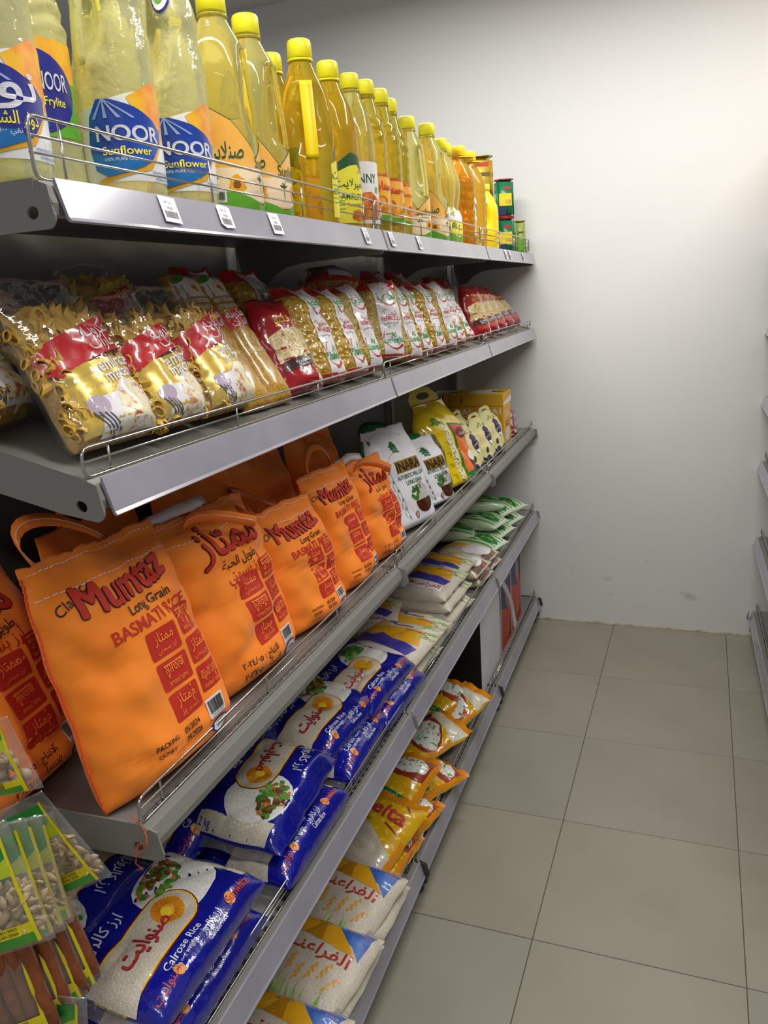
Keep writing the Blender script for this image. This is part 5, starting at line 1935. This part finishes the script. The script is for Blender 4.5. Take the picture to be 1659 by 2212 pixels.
        P.poly(M_pinkl, [(-.076, .022), (-.076, .075), (.0, .070), (.075, .075), (.075, .022)], 'label', 1.3)
        P.poly(M_ltgr, [(-.075, .02), (-.07, .042), (-.02, .035), (.03, .016), (.075, .034), (.075, .012), (-.0, .006)], 'label', 1.9)
        P.text(M_dkgr, ar('صنلايت'), -.036, .095, .034, 0, .010, width=.062, layer=2)
        P.text(M_dkgr, 'Sunlite', .044, .082, .026, 0, .006, width=.056, layer=2)
        P.text(M_dkgr, 'Cooking oil', .048, .067, .007, 0, .002, layer=2)
        for x in (-.02, .062):
            P.ell(M_sun, x, .047, .014, .014, 0, 18, 'sunflower_picture', 2.2, .35)
            P.ell(mat('seed_brown_print', '#8a4a1c', .4), x, .047, .006, .006, 0, 10, 'sunflower_picture', 3)
        for x in (-.058, .028):
            P.rect(M_dkgr, x, .045, .0016, .018, 0, name='palm_picture', layer=2.2)
            for a in (20, 70, 110, 160):
                P.ell(M_dkgr, x + .005 * math.cos(math.radians(a)), .055 + .004 * math.sin(math.radians(a)), .006, .0014, a, 7, 'palm_picture', 2.4)
        P.barcode(-.052, .03, .028, .018, 0, 3, layer=2.4)
    elif kind == 'amir':
        P.poly(M_dkgr, [(.0, .10), (.0, .135), (.03, .155), (.06, .15), (.075, .12), (.07, .10)], 'label')
        P.poly(M_amiry, [(-.012, .015), (.076, .015), (.076, .108), (.05, .132), (.025, .128), (-.012, .112)], 'label', .8)
        P.text(M_dkgr, ar('أميرلايت'), .03, .095, .024, 0, .006, layer=1.6)
        P.text(M_dkgr, 'AMIRLITE', .032, .068, .018, 0, .006, width=.06, layer=1.6)
        P.text(M_dkgr, 'Premium Oil', .036, .052, .008, 0, .002, layer=1.6)
        P.ell(M_brk, .045, .030, .022, .012, 0, 16, 'dish_picture', 1.6, .4)
        for k in range(5):
            P.rect(M_ltgr, .0, .075 - .008 * k, .02, .0016, 0, name='fine_print', layer=1.6)
        P.text(M_dkgr, '1.5 L', .06, .118, .008, 0, .004, layer=1.6)
    elif kind == 'fluted':
        P.rect(M_orlab, 0, .082, .20, .10, name='label')
        P.rect(M_brk, 0, .13, .20, .006, name='label', layer=.8)
        P.ell(M_flesh, .0, .075, .03, .028, 0, 22, 'sunflower_picture', .9, .25)
        P.ell(M_brk, .0, .068, .019, .017, 0, 18, 'sunflower_picture', 1.7)
        P.ell(M_flesh, .0, .07, .010, .009, 0, 12, 'sunflower_picture', 2.4)
        for x in (-.055, .06):
            P.ell(M_flesh, x, .07, .028, .026, 0, 18, 'sunflower_picture', .9, .25)
            P.ell(M_brk, x, .066, .016, .014, 0, 14, 'sunflower_picture', 1.7)
        P.text(M_redph, ar('سنابل'), .004, .104, .026, 0, .010, layer=2)
        P.text(M_redph, 'SUNFLOWER GOLD', .05, .104, .010, 0, .012, layer=2)
        P.rect(M_ltgr, 0, .037, .20, .012, name='label', layer=.8)
    elif kind == 'white':
        P.rect(M_whlab, .0, .085, .15, .13, name='label')
        P.text(M_dkgr, 'SUNNY', -.01, .115, .028, 0, .004, width=.075, layer=1)
        P.ell(M_brk, .0, .055, .05, .03, 0, 18, 'dish_picture', 1, .3)
        P.ell(M_ltgr, .03, .092, .008, .008, 0, 8, 'leaf_picture', 1)
    elif kind == 'afia':
        P.rect(M_whlab, .0, .065, .15, .10, name='label')
        P.poly(M_amiry, [(-.075, .04), (-.02, .085), (.03, .075), (.075, .085), (.075, .018), (-.075, .018)], 'label', .8)
        P.poly(M_ltgr, [(-.075, .016), (-.075, .036), (-.02, .045), (.03, .030), (.075, .045), (.075, .016)], 'label', 1.4)
        P.text(M_dkgr, ar('عافية'), .01, .062, .034, 0, .008, width=.05, layer=2.2)
        for k in range(5):
            P.ell(M_ltgr if k % 2 else M_sun, .014 + .007 * math.cos(k * 1.26), .103 + .009 * math.sin(k * 1.26), .006, .004, 72 * k, 8, 'leaf_picture', 1.6)
    elif kind == 'amber':
        P.rect(M_whlab, .05, .10, .05, .12, name='label')
        P.rect(M_orlab, .05, .06, .05, .04, name='label', layer=.8)
        P.barcode(.05, .13, .03, .03, 90, 6, layer=1)
    P.build(r)
    return r


def stand(x, y, yaw=0.):
    return Matrix.Translation((x, y, ZS[0] + .0016)) @ Matrix.Rotation(PI / 2 + math.radians(yaw), 4, 'Z')


bottle('shrink-wrapped oil bottle with Arabic blue label, cut by the left edge', stand(-.085, -3.00, -34), 'noor_ar', 'blue label oil bottles')
bottle('ribbed oil bottle with green and blue label, set back from its neighbours', stand(-.150, -2.865, -50), 'noor_fry', 'blue label oil bottles')
n3 = bottle('shrink-wrapped oil bottle with large blue sunflower oil label, second in front row', stand(-.085, -2.78, -42), 'noor_sun', 'blue label oil bottles')
dup(n3, stand(-.085, -2.645, -42), 'shrink-wrapped blue label oil bottle beside the first yellow-capped bottle', 'blue label oil bottles')
GS = 'oil bottles with apricot label'
s5 = bottle('tall oil bottle with apricot Arabic label and barcode, yellow cap', stand(-.082, -2.508, -27), 'sunlite', GS)
dup(s5, stand(-.088, -2.385, -46), 'oil bottle with apricot label and hand grip, beside golden oil', GS)
a8 = bottle('golden oil bottle with wide yellow handle, lemon label turned away', stand(-.068, -2.213, -2), 'amir', 'golden oil bottles with lemon label')
dup(a8, stand(-.080, -2.052, -60), 'golden oil bottle with lemon label facing the camera', 'golden oil bottles with lemon label')
dup(a8, stand(-.155, -2.165, -80), 'golden oil bottle standing behind the one with the yellow handle', 'golden oil bottles with lemon label')
dup(a8, stand(-.175, -2.33, -120), 'golden oil bottle in the back row between apricot and lemon labels', 'golden oil bottles with lemon label')
bottle('oil bottle with white label between lemon and orange labels', stand(-.076, -1.94, -40), 'white', 'oil bottle with white label')
f1 = bottle('ribbed oil bottle with orange sunflower band, first of three', stand(-.066, -1.868, -40), 'fluted', 'ribbed oil bottles with orange band')
dup(f1, stand(-.066, -1.772, -60), 'ribbed oil bottle with orange sunflower band, second of three', 'ribbed oil bottles with orange band')
dup(f1, stand(-.080, -1.665, -80), 'ribbed oil bottle with orange sunflower band, third of three', 'ribbed oil bottles with orange band')
dup(f1, stand(-.165, -1.80, -60), 'ribbed oil bottle standing behind the orange band bottles', 'ribbed oil bottles with orange band')
dup(s5, stand(-.105, -1.44, -75), 'oil bottle with apricot label just past the shelf joint', GS)
dup(s5, stand(-.085, -1.315, -40), 'oil bottle with apricot label and barcode, last of its kind', GS)
af = bottle('slim oil bottle with white and lemon label', stand(-.09, -1.15, -50), 'afia', 'slim oil bottles')
dup(af, stand(-.10, -1.06, -60), 'second slim oil bottle, half hidden beside the amber bottles', 'slim oil bottles')
am = bottle('amber oil bottle with golden flip cap, ribbed sides', stand(-.085, -.945, -40), 'amber', 'amber oil bottles')
dup(am, stand(-.080, -.815, -20), 'amber oil bottle beside the yellow jug, label turned to the camera', 'amber oil bottles')

# --- opaque yellow jug
r = thing('oil_jug', 'opaque yellow plastic jug with moulded handle', 'oil jug', stand(-.062, -.655, -60))
s = Round([(0, .040), (.004, .044), (.02, .046), (.10, .046), (.15, .044), (.185, .030), (.205, .016), (.215, .015)], 1., None, (-PI * .75, .075, .165, .026))
V, F = lathe(s.prof, 32, lambda t, z, q: s.at(t, z, q))
obj('body', V, F, M_hand, r)
V, F = cap_mesh(.212, .018, .022)
obj('cap', V, F, M_cap, r)
ta = -PI * .75
d = Vector((math.cos(ta), math.sin(ta), 0))
V, F = tube(bez(d * .044 + Vector((0, 0, .07)), d * .05 + Vector((0, 0, .11)), d * .048 + Vector((0, 0, .15)), d * .032 + Vector((0, 0, .178)), 12), .009, 8)
obj('handle', V, F, M_hand, r)


# --- tins
def tin(label, M, w, d, h, mbody, bands, rim, group, lidm=None):
    r = thing('oil_tin', label, 'oil tin', M, group)
    V, F = bevel_box(-w / 2, w / 2, -d / 2, d / 2, .002, h - .002, min(w, d) * .18, 3)
    obj('body', V, F, mbody, r)
    for z in (0, h - .005):
        V, F = bevel_box(-w / 2 - .0012, w / 2 + .0012, -d / 2 - .0012, d / 2 + .0012, z, z + .005, min(w, d) * .2, 3)
        V = [(p[0], p[1], min(max(p[2], z), z + .005)) for p in V]
        obj('rim', V, F, rim, r)
    for sf, W in ((Flat((0, -d / 2, 0), (1, 0, 0), (0, 0, 1)), w), (Flat((-w / 2, 0, 0), (0, -1, 0), (0, 0, 1)), d), (Flat((w / 2, 0, 0), (0, 1, 0), (0, 0, 1)), d)):
        P = Print(sf, .5, .0006)
        for m, z0, z1, x0, x1 in bands:
            P.poly(m, [(W * x0, h * z0), (W * x1, h * z0), (W * x1, h * z1), (W * x0, h * z1)], 'tin_print', 0)
        P.build(r)
    return r


M_goldtin = mat('gold_tin_print', '#c9aa3c', .3, metal=.25, vary=('#a88a2c', 20, .4, .65))
M_tinrim = mat('tin_rim', '#a89a58', .3, metal=.8)
M_greent = mat('green_tin_print', '#1f7a50', .3, metal=.1)
M_redrim = mat('red_tin_rim', '#b5232c', .35)
M_darkt = mat('dark_olive_tin_print', '#5c5426', .4)
M_ght = mat('pale_green_tin', '#96a858', .35, metal=.1)
gb = [(M_darkt, .58, .66, -.34, .34), (M_redph, .78, .86, -.3, .3), (M_darkt, .2, .5, -.3, -.1), (M_ltgr, .12, .3, .05, .3)]
gt = tin('tall gold oil tin, lower of the stacked pair', stand(-.150, -.36, -66), .10, .09, .186, M_goldtin, gb, M_tinrim, 'gold oil tins')
dup(gt, Matrix.Translation((0, 0, .1875)) @ stand(-.150, -.36, -64), 'tall gold oil tin, upper of the stacked pair', 'gold oil tins')
tin('narrow gold oil tin beside the green and red tins', stand(-.155, -.215, -66), .06, .06, .17, M_goldtin, gb, M_tinrim, 'gold oil tins')
tb = [(M_yl, .30, .62, -.36, .36), (mat('navy_tin_print', '#24345c', .35), .05, .3, -.4, .0), (M_redph, .72, .8, -.1, .3), (mat('navy_tin_print', '#24345c', .35), .34, .46, .0, .3)]
t1 = tin('green oil tin with red rim, lower of the stacked pair', stand(-.100, -.115, -68), .075, .06, .154, M_greent, tb, M_redrim, 'green oil tins')
dup(t1, Matrix.Translation((0, 0, .1555)) @ stand(-.100, -.115, -66), 'green oil tin with red rim, upper of the stacked pair', 'green oil tins')
tin('small pale green oil tin at the end of the top shelf', stand(-.036, -.10, -70), .042, .036, .138, M_ght, [(M_ltgr, .1, .4, -.3, .3), (M_darkt, .62, .68, -.3, .3)], M_tinrim, 'pale green oil tin')
# a second row, seen through the clear bottles in front
for k, (src, x, y, yaw, lab) in enumerate(((n3, -.215, -2.78, -60, 'blue label oil bottle in the second row behind the blue sunflower labels'), (s5, -.205, -2.62, -60, 'apricot label oil bottle in the second row behind the blue label bottles'),
                                      (s5, -.21, -2.48, -70, 'apricot label oil bottle in the second row behind the tall apricot one'), (f1, -.17, -1.93, -60, 'ribbed oil bottle in the second row behind the white label bottle'),
                                      (s5, -.20, -1.40, -60, 'apricot label oil bottle in the second row past the shelf joint'), (am, -.20, -.95, -40, 'amber oil bottle in the second row behind the flip cap bottle'))):
    dup(src, stand(x, y, yaw), lab, src['group'])
# ------------------------------------------------------------------ packets hanging at the near end of the shelves
M_bagc = film_mat('zip_bag_film', .80, (1, 1, 1), .1, (20, .5, .003), .07)
M_gh = mat('green_header_print', '#1f8a2c', .3, coat=.5, vary=('#6fb52c', 12, .4, .7))
M_yh = mat('yellow_green_print', '#b9c81e', .3, coat=.5)
M_yb = mat('yellow_strip_print', '#e0cf14', .35, coat=.4)
M_seed = mat('pumpkin_seed_shell', '#c3ab80', .5, vary=('#9d8258', 60, .4, .65))
M_cinn = mat('cinnamon_bark', '#9a552b', .6, vary=('#7a3e1c', 50, .35, .7), bump=(70, .4, .003))
M_cryst = mat('rock_sugar', '#c9b296', .25, trans=.4, vary=('#b89c7c', 30, .4, .6))
M_hook = M_wire


def seeds(n, w, z0, z1, depth, seed, kind):
    rnd = random.Random(seed)
    parts = []
    if kind == 'cinnamon':
        for k in range(n):
            x = -w * .42 + w * .84 * k / max(1, n - 1)
            pth = [(x + rnd.gauss(0, .0012), rnd.gauss(0, .0015), z0 + (z1 - z0) * i / 5) for i in range(6)]
            parts.append(tube(pth, w * .42 / n + .0028, 8))
        return join(*parts)
    for k in range(n):
        x = (rnd.random() - .5) * w * .9
        z = z0 + (z1 - z0) * rnd.random() ** 1.2
        y = (rnd.random() - .5) * depth
        a = rnd.random() * PI
        b = rnd.gauss(0, .5)
        L, W, T = (.0095, .005, .0022) if kind == 'seed' else (.009, .008, .007)
        V, F = lathe([(-1, .05), (-.6, .75), (0, 1), (.6, .8), (1, .1)], 6)
        R = Matrix.Rotation(a, 3, 'Y') @ Matrix.Rotation(b, 3, 'X')
        V = [R @ Vector((p[0] * W, p[1] * T, p[2] * L)) + Vector((x, y, z)) for p in V]
        parts.append((V, F))
    return join(*parts)


def packet(label, top, ang, yaw, w, h, kind, seed, tilt=0., group='hanging spice packets'):
    """clear zip bag hanging from its top edge"""
    M = Matrix.Translation(top) @ Matrix.Rotation(math.radians(yaw), 4, 'Z') @ Matrix.Rotation(math.radians(ang), 4, 'Y') @ Matrix.Rotation(math.radians(tilt), 4, 'X') @ Matrix.Translation((0, 0, -h))
    r = thing('spice_packet', label, 'spice packet', M, group)
    s = Bag(w, h, .009 if kind != 'cinnamon' else .011, .008, ax=2.6, top=.55, bot=.12, wr=.0018, freq=24, seed=seed, belly=.5)
    V, F = s.mesh(14, 20)
    m = {'seed': M_seed, 'cinnamon': M_cinn, 'crystal': M_cryst}[kind]
    if kind == 'cinnamon':
        V2, F2 = seeds(5, w * .9, h * .05, h * .88, .004, seed, kind)
    else:
        V2, F2 = seeds(90 if kind == 'seed' else 34, w * .9, h * .10, h * .52, .008, seed, kind)
    obj({'seed': 'seeds', 'cinnamon': 'cinnamon_sticks', 'crystal': 'sugar_crystals'}[kind], V2, F2, m, r, True, kind='stuff')
    P = Print(s, .02, .0006)
    hw = w / 2
    if kind != 'cinnamon':
        P.poly(M_gh, [(-hw * .98, h * .62), (hw * .66, h * .60), (hw * .62, h * .90), (-hw * .98, h * .90)], 'header')
        P.poly(M_yh, [(-hw * .2, h * .60), (hw * .66, h * .60), (hw * .64, h * .74)], 'header', .8)
        P.ell(M_dkgr, -hw * .25, h * .64, hw * .42, h * .10, 0, 18, 'gourd_picture', 1.4, .3)
    P.poly(M_yb, [(hw * .62, h * .06), (hw * .72, h * .06), (hw * .70, h * .92), (hw * .62, h * .92)], 'yellow_edge', 1)
    P.poly(M_yb, [(-hw * .95, h * .15), (hw * .62, h * .15), (hw * .62, h * .23), (-hw * .95, h * .23)], 'date_strip', 1)
    P.poly(M_gh, [(-hw * .95, h * .07), (hw * .62, h * .07), (hw * .62, h * .15), (-hw * .95, h * .15)], 'date_strip', 1)
    P.text(M_blk, 'P: 02/01/2025', -.004, h * .21, .0055, 0, .004, layer=2, name='date_lettering')
    P.text(M_blk, 'E: 01/01/2026', -.004, h * .175, .0055, 0, .004, layer=2, name='date_lettering')
    P.build(r)
    obj('film', V, F, M_bagc, r)
    return r


YH = -3.13
packet('clear packet of pale seeds with green header, tilted out to the right', (-0.1161, -3.1300, 1.0433), -26, 12, .085, .145, 'seed', 1.5, 6)
packet('clear packet of rock sugar at the left edge, above the seeds', (-0.1345, -3.1500, 1.1585), -14, 10, .10, .10, 'crystal', 2.5, 4)
for k, (pt_, an) in enumerate((((-0.1036, -3.1450, 1.0297), -5), ((-0.1017, -3.1670, 1.0420), -7), ((-0.0986, -3.1890, 1.0546), -9), ((-0.0998, -3.2110, 1.0667), -12))):
    packet(('clear seed packet seen almost edge-on, rightmost of the fan', 'clear seed packet seen almost edge-on, second of the fan', 'clear seed packet seen almost edge-on, third of the fan',
            'clear seed packet with green header at the left edge of the fan')[k], pt_, an + 2, 40 - 4 * k, .085, .165, 'seed', 3.1 + k, 5 - 2 * k)
for k, pt_ in enumerate(((-0.1335, -3.1250, 0.9055), (-0.1363, -3.1450, 0.9077), (-0.1405, -3.1650, 0.9066), (-0.1437, -3.1850, 0.9064))):
    packet(('packet of cinnamon sticks, rightmost of the lower fan', 'packet of cinnamon sticks, second of the lower fan', 'packet of cinnamon sticks, third of the lower fan',
            'packet of cinnamon sticks at the left edge of the lower fan')[k], pt_, -9 + k, 50 - 6 * k, .085, .19, 'cinnamon', 5.1 + k, 3)
packet('clear packet with green header at the bottom left, below the cinnamon', (-0.1037, -3.1400, 0.7695), 10, 20, .08, .14, 'seed', 9.4, 8)
# plastic clip strip the packets hang on
p0, p1 = Vector((-0.1576, -3.1000, 1.2716)), Vector((-0.3194, -3.1000, 0.6155))
r = thing('clip_strip', 'clear plastic clip strip that the spice packets hang from', 'clip strip', Matrix.Translation((-.27, p0.y, p1.z - .1)))
V, F = bevel_box(-.012, .012, -.0008, .0008, 0, p0.z - p1.z + .2, .0005, 1)
obj('strip', V, F, mat('grey_strip_plastic', '#b9bcbc', .3, trans=.3), r, False)
for k in range(6):
    V, F = tube(bez((0, 0, .1 + k * .085), (0, -.03, .1 + k * .085), (0, -.05, .1 + k * .085), (0, -.055, .112 + k * .085), 8), .0014, 6)
    obj('hook', V, F, M_hook, r)
# shipping cartons stored on top of the shelving across the aisle
for k, y in enumerate((-.30, -.72, -1.26, -1.68)):
    r = thing('carton', ('brown shipping carton stored on the opposite top shelf, at the end wall', 'brown shipping carton stored on the opposite top shelf, second from the wall', 'brown shipping carton stored on the opposite top shelf, third from the wall', 'brown shipping carton stored on the opposite top shelf, furthest from the wall')[k], 'carton', Matrix.Translation((1.02, y, 1.748)), 'shipping cartons on the opposite shelving')
    V, F = bevel_box(0, .32, -.19, .19, 0, .40, .003, 1)
    obj('body', V, F, mat('kraft_carton', '#a8845a', .7, vary=('#9a774f', 5, .4, .7)), r, False)
    V, F = box(-.0004, .3204, -.025, .025, .4, .4008)
    obj('tape', V, F, mat('brown_tape', '#b39a6a', .3), r, False)
